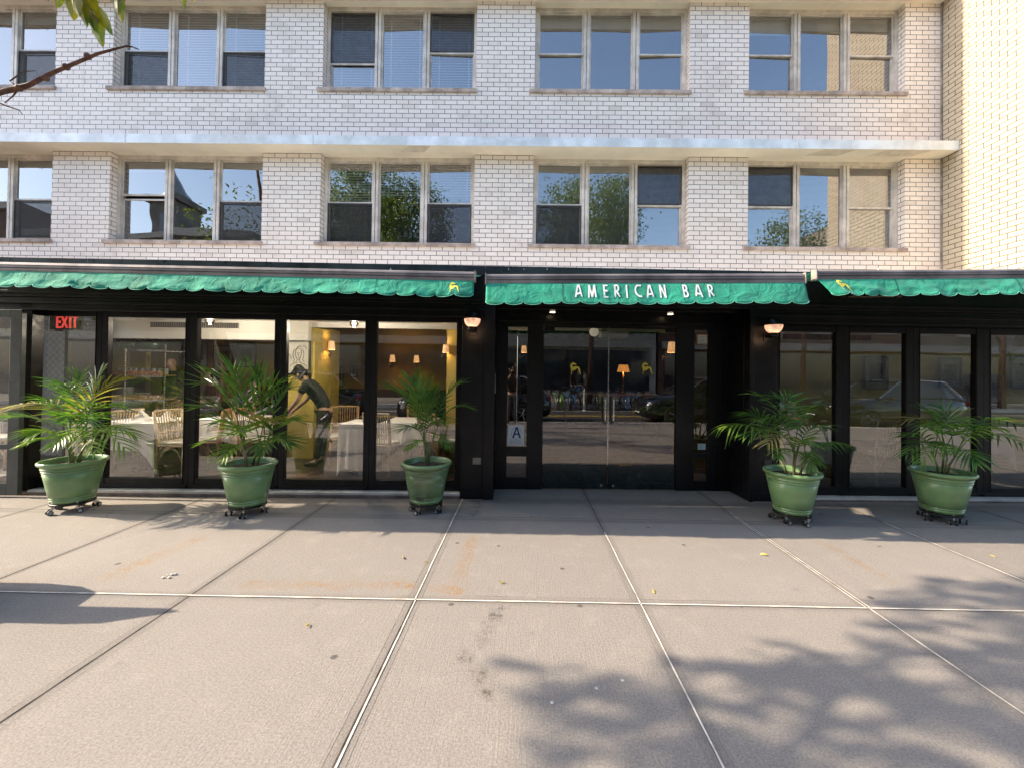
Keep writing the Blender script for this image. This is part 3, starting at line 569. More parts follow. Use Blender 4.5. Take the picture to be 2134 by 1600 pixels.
def bay(l, r, el, er, zt, zb, root=SF, zfoot=.064):      # glass between l..r, stile widths el/er
    f = MB(); v0, v1 = VW - .035, VW + .03
    f.box(l - el, l, v0, v1, zfoot, zt + .075); f.box(r, r + er, v0, v1, zfoot, zt + .075); f.box(l + .0005, r - .0005, v0, v1, zt, zt + .075); f.box(l + .0005, r - .0005, v0, v1, zfoot, zb)
    f.box(l - el + .006, r + er - .006, v0 - .012, v0 - .0005, zfoot + .004, zfoot + .045)
    f.box(l - .012, l - .004, v0 - .006, v0 - .0005, zfoot + .05, zt + .07); f.box(r + .004, r + .012, v0 - .006, v0 - .0005, zfoot + .05, zt + .07)
    w_ = f.build('window', BLACK, root, bevel=.003); t = random.uniform(-.006, .006)
    MB().quad((l, VW + t, zb), (r, VW - t, zb), (r, VW - t, zt), (l, VW + t, zt)).build('glass_pane', GSF, w_, normals=False)
    h = MB().lathe([(.0001, -.02), (.012, -.02), (.012, .0)], (r + er - .02, v0 - .012, zfoot + .02), 10, 'y'); h.box(r + er - .05, r + er - .004, v0 - .022, v0 - .0125, zfoot + .006, zfoot + .04); h.build('hinge', BLACK2, w_)
    return w_
for i, (l, r) in enumerate(PU):
    if i < 5: el = .05 if i == 0 else (l - PU[i - 1][1]) / 2 - .002; er = (PU[i + 1][0] - r) / 2 - .002 if i < 4 else uP0 - r - .001; bay(l, r, el, er, ZT, ZB_)
    else: el = max(.001, l - uQ1 - .002) if i == 5 else (l - PU[i - 1][1]) / 2 - .002; er = (PU[i + 1][0] - r) / 2 - .002 if i < len(PU) - 1 else .08; bay(l, r, el, er, ZT - .045, .15, zfoot=.047)
# far left: a panel standing open, paler than the rest
ua = uS(49, 850, -.06); fz = MB(); v0, v1 = -.10, -.05
fz.box(ua - .13, ua, v0, v1, .03, 2.19); fz.box(UL, ua - .131, v0, v1, 2.1, 2.19); fz.box(UL, ua - .131, v0, v1, .03, .17); fz.box(UL, ua - .131, v0, v1, .56, .62)
pw = fz.build('window', GREYF, SF, bevel=.003, label='grey green framed glass panel at the far left end')
MB().quad((UL, -.07, .62), (ua - .131, -.07, .62), (ua - .131, -.07, 2.1), (UL, -.07, 2.1)).quad((UL, -.07, .17), (ua - .131, -.07, .17), (ua - .131, -.07, .56), (UL, -.07, .56)).build('glass_pane', GSF, pw, normals=False)
sb('black_post', BLACK2, (ua + .001, PU[0][0] - .052, .0, .13, .03, 2.3))
# glazed end wall of the enclosure lets the low sun in
e_ = MB()
for v_ in (.2, .95, 1.68): e_.box(UL - .05, UL, v_, v_ + .06, .0, 2.25)
e_.box(UL - .05, UL, .2, 1.74, 2.251, ZR - .12); e_.box(UL - .05, UL, .262, .949, .0, .12); e_.box(UL - .05, UL, 1.011, 1.679, .0, .12)
ew = e_.build('end_window', BLACK, SF); MB().quad((UL - .02, .26, .12), (UL - .02, 1.68, .12), (UL - .02, 1.68, 2.25), (UL - .02, .26, 2.25)).build('glass_pane', glass('clear_side_glass', .02, 1.45, (.95, .95, .95), 0), ew, normals=False)
e_ = MB()  # added glazed right end, unseen, to let daylight onto the yellow wall
for v_ in (.16, 1.4, 2.8, 4.2): e_.box(UE, UE + .05, v_, v_ + .06, .0, 2.34)
added_end = e_.build('end_window', BLACK, SF); MB().quad((UE + .02, .22, .05), (UE + .02, 4.2, .05), (UE + .02, 4.2, 2.34), (UE + .02, .22, 2.34)).build('glass_pane', bpy.data.materials['clear_side_glass'], added_end, normals=False)
tg = sb('service_panel', pm('light_grey_box', (.22, .22, .22), .5), (uP2 + .001, uP2 + .012, .01, .06, atS(1030, 820, 0)[1], atS(1030, 778, 0)[1]))

# wall lamps by the entrance
PEACH = emit('frosted_peach_glass', (1.0, .50, .30), .40, (.9, .7, .6), 12)
def wall_lamp(x, y, lbl):
    u_, z_ = atS(x, y, -.13); t = thing('wall_lamp', lbl, 'wall lamp', (u_, -.001, z_), 'wall lamps on the black pillars', 'S')
    R_ = .098; b = MB().lathe([(.045, -.075), (.062, -.066), (.08, -.045), (.093, -.018), (R_, .012), (R_ - .004, .018), (.0001, .018)], (u_, -.13, z_), 28); b.build('glass_bowl', PEACH, t, smooth=True)
    MB().lathe([(.0001, .11), (.03, .107), (.062, .092), (.086, .066), (.1, .03), (.103, .0185), (.0001, .0185)], (u_, -.13, z_), 28).build('shade', BLACK2, t, smooth=True)
    MB().lathe([(.0001, -.135), (.04, -.135), (.05, -.1), (.046, -.0755), (.0001, -.0755)], (u_, -.13, z_), 20).build('cup', BLACK2, t, smooth=True)
    MB().box(u_ - .022, u_ + .022, -.12, -.001, z_ - .125, z_ - .09).box(u_ - .045, u_ + .045, -.012, -.001, z_ - .17, z_ - .06).build('bracket', BLACK2, t, bevel=.004)
    pl = bpy.data.lights.new('lamp_bulb', 'POINT'); pl.energy = .45; pl.color = (1, .6, .35); pl.shadow_soft_size = .08; p_ = bpy.data.objects.new('lamp_bulb', pl); COL.objects.link(p_); p_.parent = t; p_.location = (0, -.16, -.12)
wall_lamp(984.5, 668, 'lit wall lamp with peach bowl on the pillar left of the entrance'); wall_lamp(1612.5, 681, 'lit wall lamp with peach bowl on the pillar right of the entrance')
WARM = emit('warm_bulb', (1, .75, .45), 6)
for x, lb in ((1152, 'small recessed ceiling light over the left side of the doorway'), (1400, 'small recessed ceiling light over the right side of the doorway')):
    u_, z_ = atS(x, 657, .2); t = thing('recessed_light', lb, 'ceiling light', (u_, .25, 2.33), 'recessed lights over the doorway', 'S')
    MB().lathe([(.0001, -.012), (.034, -.012), (.036, .0)], (u_, .25, 2.329), 20).build('lens', WARM, t); MB().lathe([(.037, -.016), (.048, -.014), (.05, -.0005), (.037, -.0005)], (u_, .25, 2.329), 20).build('trim', STEEL, t)

# ================================================================== awnings
def awning(name_lbl, x0, x1, zb0, zb1, Yf, seed, tilt, vh=.155, emblem=None, text=False, lowl=0, cutl=0.0):
    Lh = x1 - x0; t = thing('awning', name_lbl, 'awning', (x0, Yf, zb0), 'green awnings over the shop front')
    zb = lambda x: zb0 + (zb1 - zb0) * (x - x0) / Lh
    # front bar, an extruded profile
    prof = [(-.028, -.002), (-.034, .010), (-.034, .024), (-.026, .028), (-.026, .034), (-.036, .038), (-.036, .052), (-.028, .056), (-.028, .060), (-.034, .064), (-.030, .080), (-.012, .092), (.02, .092), (.03, .07), (.03, .0)]
    b = MB(); n = len(prof); vs = []
    for x in (x0, x1): vs += [(x, Yf + a, zb(x) + h) for a, h in prof]
    b.add(vs, [tuple(range(n))[::-1], tuple(range(n, 2 * n))] + [(i, (i + 1) % n, (i + 1) % n + n, i + n) for i in range(n)])
    b.build('front_bar', BARM, t)
    if 'cap' not in CACHE: CACHE['cap'] = pm('pale_end_cap', (.42, .36, .31), .45, .3)
    for x, s in ((x0, -1), (x1, 1)): MB().box(x, x + s * .012, Yf - .042, Yf + .036, zb(x) - .008, zb(x) + .098).build('end_cap', CACHE['cap'], t)
    # canopy sheet
    c = MB(); nx = max(8, int(Lh / .25)); ny = 8
    def wy(x): return S2W(*[W2S((x, 0, 0))[0], -.07, 0]).y
    for i in range(nx + 1):
        x = x0 + .02 + (Lh - .04) * i / nx
        for j in range(ny + 1):
            q = j / ny; yy = Yf + (wy(x) - Yf) * q; zz = zb(x) + .085 + (2.70 - zb(x) - .085) * q - .03 * sin(pi * q) + .006 * noise.noise(Vector((x * 3, q * 4, seed))); c.v.append((x, yy, zz))
    for i in range(nx):
        for j in range(ny): k = i * (ny + 1) + j; c.f.append((k, k + ny + 1, k + ny + 2, k + 1))
    cn = c.build('canopy', GREEN, t, smooth=True); s_ = cn.modifiers.new('s', 'SOLIDIFY'); s_.thickness = .003
    # valance
    SCW = .186; ns = max(1, round(Lh / SCW)); sw = Lh / ns; per = 10; rows = 9
    def vp(x, q, off=0.0):                        # q 0 top .. 1 bottom edge
        ph = ((x - x0) / sw) % 1.0; dep = vh + .035 * sqrt(max(0, 1 - (2 * ph - 1) ** 2))
        h = dep * q
        ang = radians(tilt) + radians(13) * noise.noise(Vector((x * 1.5, seed, 0))) * (1 - (.6 if text else 0)) + radians(7) * noise.noise(Vector((x * 5, seed + 5, q * 2))) * (.4 if text else 1)
        A = (.006 if text else .012)
        wob = A * q * noise.noise(Vector((x * 9 + q * 3, q * 4, seed + 2))) + A * 1.3 * q * noise.noise(Vector((x * 3.1 - q * 2, q * 1.5, seed + 7)))
        ed = 0.0
        if cutl and x < x0 + .35: ed = (1 - (x - x0) / .35) * 0
        e0 = .10 * exp(-((x - x0) / .12) ** 2) + .10 * exp(-((x1 - x) / .12) ** 2)
        y = Yf - .030 - sin(ang) * h + wob - off * cos(ang) + .25 * e0 * q; z = zb(x) - .001 - cos(ang) * h - off * sin(ang) * .0
        sh = lowl * q * max(0, 1 - (x - x0) / .5) * .10
        return Vector((x + sh, y, z))
    vm = MB(); tot = ns * per
    for i in range(tot + 1):
        x = x0 + Lh * i / tot
        for j in range(rows + 1): vm.v.append(tuple(vp(x, j / rows)))
    for i in range(tot):
        for j in range(rows): k = i * (rows + 1) + j; vm.f.append((k, k + 1, k + rows + 2, k + rows + 1))
    va = vm.build('valance', GREEN, t, smooth=True); s_ = va.modifiers.new('s', 'SOLIDIFY'); s_.thickness = .002
    tb = MB(); tb.tube([vp(x0 + Lh * i / tot, 1.0, .002) for i in range(tot + 1)], .0028, 5); tb.build('piping', TRIM, va, smooth=True)
    CACHE.setdefault('seam', pm('dark_green_seam', (.004, .07, .05), .8)) if 'seam' not in CACHE else None
    for xx in [x0 + 1.17 * k + .75 for k in range(int(Lh / 1.17))]:
        sm_ = MB()
        for j in range(rows): a = vp(xx, j / rows, .003); d = vp(xx, (j + 1) / rows, .003); sm_.quad(a, a + Vector((.006, 0, 0)), d + Vector((.006, 0, 0)), d)
        sm_.build('seam', CACHE['seam'], va, normals=False)
    # folding arms
    for xa in ([x0 + .55, x1 - .6] if Lh < 4 else [x0 + .8, x0 + Lh / 2, x1 - .7]):
        ar = MB(); y1_ = wy(xa) - .02; el_ = (xa + .45, (Yf + y1_) / 2, 2.44); ar.tube([(xa, Yf + .03, zb(xa) + .04), el_], .016, 8); ar.tube([el_, (xa + .05, y1_, 2.5)], .018, 8); ar.sphere(el_, .028, 10, 8)
        ar.build('folding_arm', BRONZE, t, smooth=True)
    if emblem:
        cx, q0, w_ = emblem; b = MB(); k = w_ / 240; bm = bmesh.new(); vs = [bm.verts.new(((x - 327) * k, 0, (y - 150) * k / (vh + .02))) for x, y in DOG]
        for f in tessellate_polygon([[Vector((q.co.x, q.co.z, 0)) for q in vs]]): bm.faces.new([vs[i] for i in f])
        bmesh.ops.subdivide_edges(bm, edges=bm.edges, cuts=1); bmesh.ops.triangulate(bm, faces=bm.faces); bm.verts.index_update()
        b.add([tuple(vp(cx + q.co.x, q0 + q.co.z, .005)) for q in bm.verts], [tuple(x.index for x in f.verts) for f in bm.faces]); bm.free(); b.build('hound_emblem', YEL, va, normals=False)
    return t, va, vp, zb
a0 = atY(0, 556, 4.05); a1 = atY(989, 587, 4.05)
AW1 = awning('longest green scalloped awning, over the left windows, with a yellow hound at its right end', -6.9, a1.x, a1.z + (atY(0, 566, 4.05).z - a1.z) * (-6.9 - a1.x) / (a0.x - a1.x), a1.z, 4.05, 1.0, 24, .155, emblem=(atY(948, 600, 4.02).x, .14, .10))
b0 = atY(1014, 592, 4.05); b1 = atY(1673, 590.6, 4.05)
AW2 = awning('middle green scalloped awning lettered AMERICAN BAR, over the entrance', b0.x, b1.x + .0, b0.z, b1.z, 4.05, 3.3, 24, .212, text=True)
c0_ = atY(1698, 584, 4.05); c1_ = atY(2134, 579, 4.05)
AW3 = awning('right green scalloped awning with a yellow hound at its left end', c0_.x, 11.5, c0_.z, c0_.z + (c1_.z - c0_.z) * (11.5 - c0_.x) / (c1_.x - c0_.x) * .8, 4.05, 5.1, 24, .160, emblem=(atY(1748, 600, 4.02).x, .06, .11), lowl=1)
# lettering: stroke letters laid on the valance
def arcp(cx, cy, rx, ry, a0, a1, n=10): return [(cx + rx * cos(radians(a0 + (a1 - a0) * i / n)), cy + ry * sin(radians(a0 + (a1 - a0) * i / n))) for i in range(n + 1)]
T_ = .085
LET = {'A': ([[(.0, 0), (.26, 1)], [(.60, 0), (.34, 1)], [(.13, .27), (.47, .27)]], .60), 'M': ([[(.05, 0), (.13, 1)], [(.13, 1), (.38, .05)], [(.38, .05), (.63, 1)], [(.63, 1), (.71, 0)]], .76), 'E': ([[(.1, 0), (.1, 1)], [(.1, .96), (.46, .96)], [(.1, .52), (.43, .52)], [(.1, .04), (.46, .04)]], .5),
       'R': ([[(.1, 0), (.1, 1)], [(.1, .95), (.24, .95)] , arcp(.24, .71, .20, .24, 90, -90), [(.24, .47), (.1, .47)], [(.22, .47), (.52, 0)]], .55), 'I': ([[(.1, 0), (.1, 1)]], .2), 'C': ([arcp(.46, .5, .38, .46, 62, 298, 16)], .6),
       'N': ([[(.08, 0), (.08, 1)], [(.08, 1), (.52, 0)], [(.52, 0), (.52, 1)]], .6), 'B': ([[(.1, 0), (.1, 1)], [(.1, .95), (.22, .95)], arcp(.22, .735, .19, .215, 90, -90), [(.22, .52), (.1, .52)], arcp(.22, .28, .23, .24, 90, -90), [(.22, .04), (.1, .04)]], .5),
       'X': ([[(.02, 0), (.5, 1)], [(.5, 0), (.02, 1)]], .55), 'T': ([[(.25, 0), (.25, 1)], [(0, .95), (.5, .95)]], .5)}
def letter(ch, x, q_top, q_bot, hgt, fn, name, m_, root, th=.17):
    b = MB(); k = hgt
    for si, st in enumerate(LET[ch][0]):
        pts = []
        for i in range(len(st) - 1):
            (ax, ay), (bx, by) = st[i], st[i + 1]; n = max(1, int(sqrt((bx - ax) ** 2 + (by - ay) ** 2) / .12))
            pts += [(ax + (bx - ax) * j / n, ay + (by - ay) * j / n) for j in range(n)]
        pts.append(st[-1]); L_, R_ = [], []
        for i, (px, py) in enumerate(pts):
            qx, qy = pts[min(i + 1, len(pts) - 1)]; rx, ry = pts[max(i - 1, 0)]; dx, dy = qx - rx, qy - ry; l = sqrt(dx * dx + dy * dy); nx, ny = -dy / l * th / 2, dx / l * th / 2
            for W_, s in ((L_, 1), (R_, -1)): X, Y_ = px + s * nx, min(1, max(0, py + s * ny)); W_.append(fn(x + X * k * .98, q_bot + (q_top - q_bot) * Y_, .0045 + si * .0003))
        for i in range(len(pts) - 1): b.quad(R_[i], R_[i + 1], L_[i + 1], L_[i])
    return b.build(name, m_, root, normals=False)
xl = [1199, 1225.5, 1257, 1280, 1304.5, 1323, 1348, 1375, 1423, 1449, 1475.5]
for ch, x in zip('AMERICANBAR', xl):
    X = atY(x, 612, 3.97).x; letter(ch, X, .09, .70, .105, AW2[2], 'letter', WHITE, AW2[1], .15)
# ================================================================== potted palms on dollies
def pot_thing(px, py, lbl, seed, tips, stems, yl=(), scale=1.0, wrap=False, dens=1.0, dry=(), wk=1.0, lenk=1.0, dk=1.0):
    g = atG(px, py); cx, cy = g.x, g.y; rnd = random.Random(seed)
    t = thing('potted_palm', lbl, 'potted palm', (cx, cy, .105), 'potted palms on dollies along the shop front')
    z0 = .108
    prof = [(.0001, .012), (.150, .012), (.162, .0), (.168, .0), (.174, .022), (.1755, .030), (.1700, .034), (.1700, .037), (.1785, .041), (.1815, .053), (.1755, .057), (.1755, .060), (.1835, .063), (.2005, .15), (.2165, .232), (.2315, .315), (.2265, .319), (.2262, .323), (.2375, .328), (.2385, .340), (.2300, .344), (.2298, .349), (.2430, .354), (.2440, .368), (.2360, .373), (.2445, .384), (.2590, .392), (.2700, .402), (.2745, .415), (.2720, .428), (.2620, .436), (.2500, .434), (.2430, .424), (.2370, .39), (.2300, .35), (.0001, .345)]
    MB().lathe([(r * scale, z0 + h * scale) for r, h in prof], (cx, cy, 0), 64).build('pot', POT, t, smooth=True)
    s = MB(); n = 26; vs = []; fs = []
    for i in range(9):
        for k in range(n): r = .236 * scale * i / 8; a = 2 * pi * k / n; vs.append((cx + r * cos(a), cy + r * sin(a), z0 + .375 * scale + .012 * noise.noise(Vector((cx + r * cos(a), cy + r * sin(a), 0)) * 22) + .02 * (1 - i / 8)))
    for i in range(8):
        for k in range(n): fs.append((i * n + k, i * n + (k + 1) % n, (i + 1) * n + (k + 1) % n, (i + 1) * n + k))
    s.add(vs, fs).build('soil', SOIL, t, smooth=True)
    zs = z0 + .375 * scale
    # stems
    sbase = []
    for (ax, ay, hx, hy, hz) in stems:
        p0 = Vector((cx + ax, cy + ay, zs - .02)); p1 = Vector((cx + ax + hx * .3, cy + ay + hy * .3, zs + hz * .5)); p2 = Vector((cx + ax + hx, cy + ay + hy, zs + hz)); sbase.append((p0, p1, p2))
        MB().tube([p0, p1, p2], [.014, .011, .007], 8).build('stem', PETIOLE, t, smooth=True)
    for i, tp in enumerate(tips):
        x, y, dy = tp[:3]; kw = tp[3] if len(tp) > 3 else {}
        tip = atY(x, y, cy + dy); b3 = sbase[i % len(sbase)] if 's' not in kw else sbase[kw['s']]; p0 = b3[2] if i % 3 else b3[1].lerp(b3[2], .6)
        d = tip - p0; L = d.length; ctrl = p0 + Vector((d.x * .28, d.y * .28, max(d.z, 0) * .62 + L * kw.get('arch', .42)))
        cv = [p0 * (1 - q) ** 2 + ctrl * 2 * q * (1 - q) + tip * q * q for q in [k / 16 for k in range(17)]]
        b = MB(); b.tube(cv, [.0052 - .004 * k / 16 for k in range(17)], 6)
        nl = int(kw.get('n', 11) * dens); ll = kw.get('l', .31) * lenk * min(1.1, .55 + L * .6); sweep = kw.get('sw', 0)
        rl = Vector((rnd.uniform(-.25, .25), rnd.uniform(-.25, .25), 1))
        for k in range(nl):
            q = .26 + .74 * (k + .5) / nl; p = p0 * (1 - q) ** 2 + ctrl * 2 * q * (1 - q) + tip * q * q
            tg_ = (2 * (1 - q) * (ctrl - p0) + 2 * q * (tip - ctrl)).normalized(); side = tg_.cross(rl)
            side = side.normalized() if side.length > .05 else Vector((1, 0, 0)); nrm = side.cross(tg_).normalized()
            u_ = (k + .5) / nl; lk = ll * (.62 + .55 * sin(pi * min(1, u_ * .9 + .12))) * (1 if u_ < .9 else .8)
            for sg in (-1, 1):
                an = radians(62 - 44 * u_ + rnd.uniform(-5, 5)); dr = (tg_ * cos(an) + side * sg * sin(an) + nrm * rnd.uniform(.02, .2)).normalized(); lr = lk * rnd.uniform(.88, 1.08)
                droop = kw.get('droop', .22) * dk * rnd.uniform(.7, 1.3); wv = (dr.cross(nrm)).normalized(); wm = .0112 * wk * rnd.uniform(.85, 1.2)
                pr = None; ns_ = 5
                for j in range(ns_ + 1):
                    f_ = j / ns_; c_ = p + dr * lr * f_ - Vector((0, 0, 1)) * (lr * droop * f_ * f_); ww = wm * (.45 + 2.2 * f_ if f_ < .25 else (1 - ((f_ - .25) / .75) ** 1.8)) ; ww = max(ww, .0004)
                    cur = (c_ - wv * ww, c_ + nrm * (-ww * .45), c_ + wv * ww)
                    if pr: b.add([pr[0], pr[1], cur[1], cur[0]], [(0, 1, 2, 3)]); b.add([pr[1], pr[2], cur[2], cur[1]], [(0, 1, 2, 3)])
                    pr = cur
        b.build('frond', LEAFY if i in yl else (LEAFDRY if i in dry else (LEAF2 if (i + seed) % 3 == 0 else LEAF)), t, normals=False)
    if wrap:
        wq = MB(); n = 48; vs = []; fs = []
        hs = [h / 100 for h in range(5, 43, 1)]
        def pr_(h):
            for (r0, h0), (r1, h1) in zip(prof[3:30], prof[4:31]):
                if h0 <= h <= h1 + 1e-6: return r0 + (r1 - r0) * (h - h0) / max(1e-5, h1 - h0)
            return .26
        for h in hs:
            r0 = max(pr_(max(.04, h - .01)), pr_(h), pr_(min(.42, h + .01)))
            for k in range(n):
                a = 2 * pi * k / n; r = r0 + .0035 + .0022 * noise.noise(Vector((a * 3 + h * 20, h * 34, 2))); vs.append((cx + r * cos(a), cy + r * sin(a), z0 + h))
        for i in range(len(hs) - 1):
            for k in range(n): fs.append((i * n + k, i * n + (k + 1) % n, (i + 1) * n + (k + 1) % n, (i + 1) * n + k))
        wq.add(vs, fs).build('plastic_wrap', FILM, t, smooth=True)
    return t, cx, cy
RUB = pm('black_caster_rubber', (.012, .012, .013), .6); DOLM = pm('dark_dolly_metal', (.018, .017, .017), .4, .4); TREADM = pm('grey_caster_hub', (.36, .34, .33), .5)
def make_dolly():
    t = thing('plant_dolly', 'x', 'plant dolly', (0, 0, 0), 'wheeled dollies under the potted palms')
    MB().lathe([(.115, .083), (.178, .083), (.178, .100), (.172, .104), (.115, .104)], (0, 0, 0), 36, closed=True).build('ring', DOLM, t)
    cr = MB()
    for k in range(3): a = pi * k / 3; d = Vector((cos(a), sin(a), 0)); s = Vector((-sin(a), cos(a), 0)); p = [d * .116 + s * .012, d * .116 - s * .012, -d * .116 - s * .012, -d * .116 + s * .012]; cr.prism([(q.x, q.y) for q in p], .086 + k * .001, .096 + k * .001, lambda a_, b_, h: (a_, b_, h))
    cr.build('cross_bar', DOLM, t)
    for k in range(5):
        a = 2 * pi * k / 5 + .3; c = Vector((.168 * cos(a), .168 * sin(a), 0)); tr = a + 1.0 + k * 1.7; d = Vector((cos(tr), sin(tr), 0)); s = Vector((-sin(tr), cos(tr), 0))
        fk = MB().tube([c + Vector((0, 0, .083)), c + Vector((0, 0, .060))], .010, 8).tube([c + Vector((0, 0, .104)), c + Vector((0, 0, .122))], .006, 8)
        fk.add([tuple(c + s * q * .016 + d * x + Vector((0, 0, z))) for q in (-1, 1) for x, z in ((-.014, .062), (.022, .062), (.03, .028), (.014, .022))], [(0, 1, 2, 3), (7, 6, 5, 4), (0, 1, 5, 4)])
        cs = fk.build('caster', STEEL, t, normals=False)
        for q in (-1, 1):
            w_ = MB(); cc = c + d * .018 + s * (q * .024) + Vector((0, 0, .0245)); 
            w_.tube([cc - s * .007, cc + s * .007], .024, 16); w_.build('wheel', RUB, cs); MB().tube([cc - s * .0085, cc + s * .0085], .013, 12).build('hub', TREADM, t) if False else None
            MB().tube([cc + s * (q * .0072), cc + s * (q * .0082)], .016, 12).build('hub', TREADM, cs)
    return t
L4 = dict(l=.27)
FILM = glass('cling_film', .03, 1.25, (.96, .98, .96), .006, 40, .15)
ft_ = FILM.node_tree; o_ = ft_.nodes['Material Output']; l0 = o_.inputs[0].links[0].from_socket; dd = N(ft_, 'ShaderNodeBsdfDiffuse'); dd.inputs[0].default_value = (.62, .70, .64, 1)
sv_ = N(ft_, 'ShaderNodeMapping'); sv_.inputs['Rotation'].default_value = (.3, .75, .2); sv_.inputs['Scale'].default_value = (3, 3, 22); ft_.links.new(POS(ft_), sv_.inputs[0]); mx_ = N(ft_, 'ShaderNodeMixShader')
ft_.links.new(RAMP(ft_, NOISE(ft_, sv_.outputs[0], 2.2, 6, .75, 1.5), .52, .70, 0, .55), mx_.inputs[0]); ft_.links.new(l0, mx_.inputs[1]); ft_.links.new(dd.outputs[0], mx_.inputs[2]); ft_.links.new(mx_.outputs[0], o_.inputs[0])
P = [
 dict(px=152, py=1061, lbl='potted palm in the far left green pot, the widest spreading one, in full sun', seed=1, stems=[(-.02, .0, -.04, 0, .20), (.03, .02, .05, .02, .24), (.0, -.03, .0, -.03, .16), (-.04, .03, -.08, .03, .22), (.05, -.02, .1, -.02, .20)],
      tips=[(5, 868, -.25, dict(arch=.3)), (28, 845, .05, dict(arch=.32)), (62, 905, -.4), (48, 925, -.25, dict(l=.24)), (118, 800, .1), (165, 785, .05, dict(arch=.2)), (212, 775, .1, dict(arch=.15)), (248, 790, .1, dict(arch=.2)), (258, 850, .0), (280, 905, -.1), (262, 935, -.3), (110, 930, -.45, dict(l=.22)), (200, 940, -.4, dict(l=.22)), (85, 835, .15), (228, 900, .2), (140, 870, -.35), (185, 880, -.35)], yl=(3, 2, 11, 12, 10, 9), dry=(7, 1), dens=1.1, wk=.95, dk=1.3),
 dict(px=516, py=1068, lbl='potted palm in the green pot second from the left, sunlit against the window', seed=2, stems=[(-.03, 0, -.04, 0, .26), (.03, .02, .06, .02, .26), (.0, -.03, .0, -.03, .2), (.08, .0, .13, 0, .28)],
      tips=[(418, 800, .0), (440, 775, .1, dict(arch=.2)), (487, 768, .05, dict(arch=.12, l=.34)), (532, 775, .05, dict(arch=.12, l=.34)), (578, 800, .05, dict(arch=.15)), (603, 812, .1, dict(s=3)), (622, 878, .0, dict(s=3)), (605, 925, -.1), (405, 850, -.1), (415, 925, -.35, dict(l=.24)), (462, 955, -.45, dict(l=.24)), (545, 945, -.4, dict(l=.24)), (500, 900, -.4), (570, 880, -.2), (450, 880, -.3)], yl=(9, 10, 12), dry=(13,), dens=.8, wk=1.45, lk=1.12, dk=.5),
 dict(px=888, py=1062, lbl='slender potted palm with two tall fronds in the plastic wrapped pot beside the left pillar', seed=3, stems=[(.0, 0, .0, 0, .26), (.012, .01, .05, .0, .30), (-.012, .01, -.03, .0, .28)],
      tips=[(818, 812, -.1, dict(arch=.18, l=.36, n=20, droop=.15, s=0)), (862, 797, .05, dict(arch=.15, l=.36, n=18, droop=.15, s=2)), (905, 812, .05, dict(arch=.12, l=.3, n=17)), (958, 800, .15, dict(arch=.3, l=.26, s=1)), (980, 850, .0, dict(arch=.42, s=1, l=.24)), (838, 895, -.25, dict(s=2)), (850, 935, -.35, dict(l=.2)), (932, 930, -.3, dict(l=.22)), (925, 880, -.2)], yl=(6,), wrap=True, dens=1.15, wk=.85, dk=.8),
 dict(px=1650, py=1085, lbl='potted palm before the right pillar, its left frond caught by the sun', seed=4, stems=[(-.05, 0, -.1, 0, .2), (.03, .02, .02, .02, .26), (.0, -.03, .0, -.03, .2), (.08, .0, .1, 0, .22)],
      tips=[(1497, 893, -.15, dict(arch=.36, s=0, l=.26, droop=.5)), (1548, 862, .0, dict(s=0)), (1565, 822, .1, dict(arch=.3)), (1605, 830, .1), (1650, 825, .05, dict(arch=.25)), (1690, 850, .1), (1716, 890, .05), (1765, 925, -.05, dict(arch=.34, s=3, droop=.5, l=.24)), (1712, 965, -.25, dict(l=.22)), (1600, 925, -.35), (1560, 905, -.2), (1690, 975, -.25, dict(l=.2)), (1625, 955, -.4, dict(l=.2)), (1580, 875, -.1), (1680, 920, -.3)], yl=(0,), dry=(9,), dens=1.0, wk=.8, lk=.95, dk=1.5),
 dict(px=1962, py=1083, lbl='potted palm in the far right green pot, its right frond caught by the sun', seed=5, stems=[(-.03, 0, -.06, 0, .22), (.03, .02, .04, .02, .24), (.0, -.03, .0, -.03, .2), (.05, .0, .12, 0, .24)],
      tips=[(1886, 905, .0), (1893, 872, .1), (1925, 852, .1, dict(arch=.3)), (1962, 850, .1, dict(arch=.25)), (1995, 870, .1), (2050, 890, .05), (2093, 892, -.25, dict(arch=.36, s=3, l=.24, droop=.5)), (2132, 925, .05, dict(s=3)), (2118, 885, .15, dict(s=3)), (1888, 945, -.2), (1915, 965, -.35, dict(l=.22)), (2035, 965, -.3), (1980, 940, -.4, dict(l=.24)), (1940, 895, -.35)], yl=(6,), dry=(1,), dens=.9, wk=.9, dk=1.6)]
dl = make_dolly(); dlab = ['black wheeled dolly under the far left potted palm', 'black wheeled dolly under the palm second from the left', 'black wheeled dolly under the plastic wrapped pot', 'black wheeled dolly under the palm before the right pillar', 'black wheeled dolly under the far right potted palm']
for i, q in enumerate(P):
    t_, cx, cy = pot_thing(q['px'], q['py'], q['lbl'], q['seed'], q['tips'], q['stems'], q.get('yl', ()), wrap=q.get('wrap', False), dens=q.get('dens', 1), dry=q.get('dry', ()), wk=q.get('wk', 1), lenk=q.get('lk', 1), dk=q.get('dk', 1))
    if i == 0: place(dl, (cx, cy, 0), .4); dl['label'] = dlab[0]
    else: dup(dl, (cx, cy, 0), .4 + i * .63, dlab[i])
bl_ = MB().box(-.035, .035, -.02, .02, 0, .012); g_ = atY(922, 974, 4.42); bl_.v = [(x + g_.x, y + 4.42 + .02 * (x > 0), z + .49) for x, y, z in bl_.v]
bl_.solo('blue_wrapper', pm('pale_blue_plastic', (.25, .55, .75), .4), 'crumpled pale blue wrapper lying on the soil of the plastic wrapped pot', 'wrapper', (g_.x, 4.42, .49))
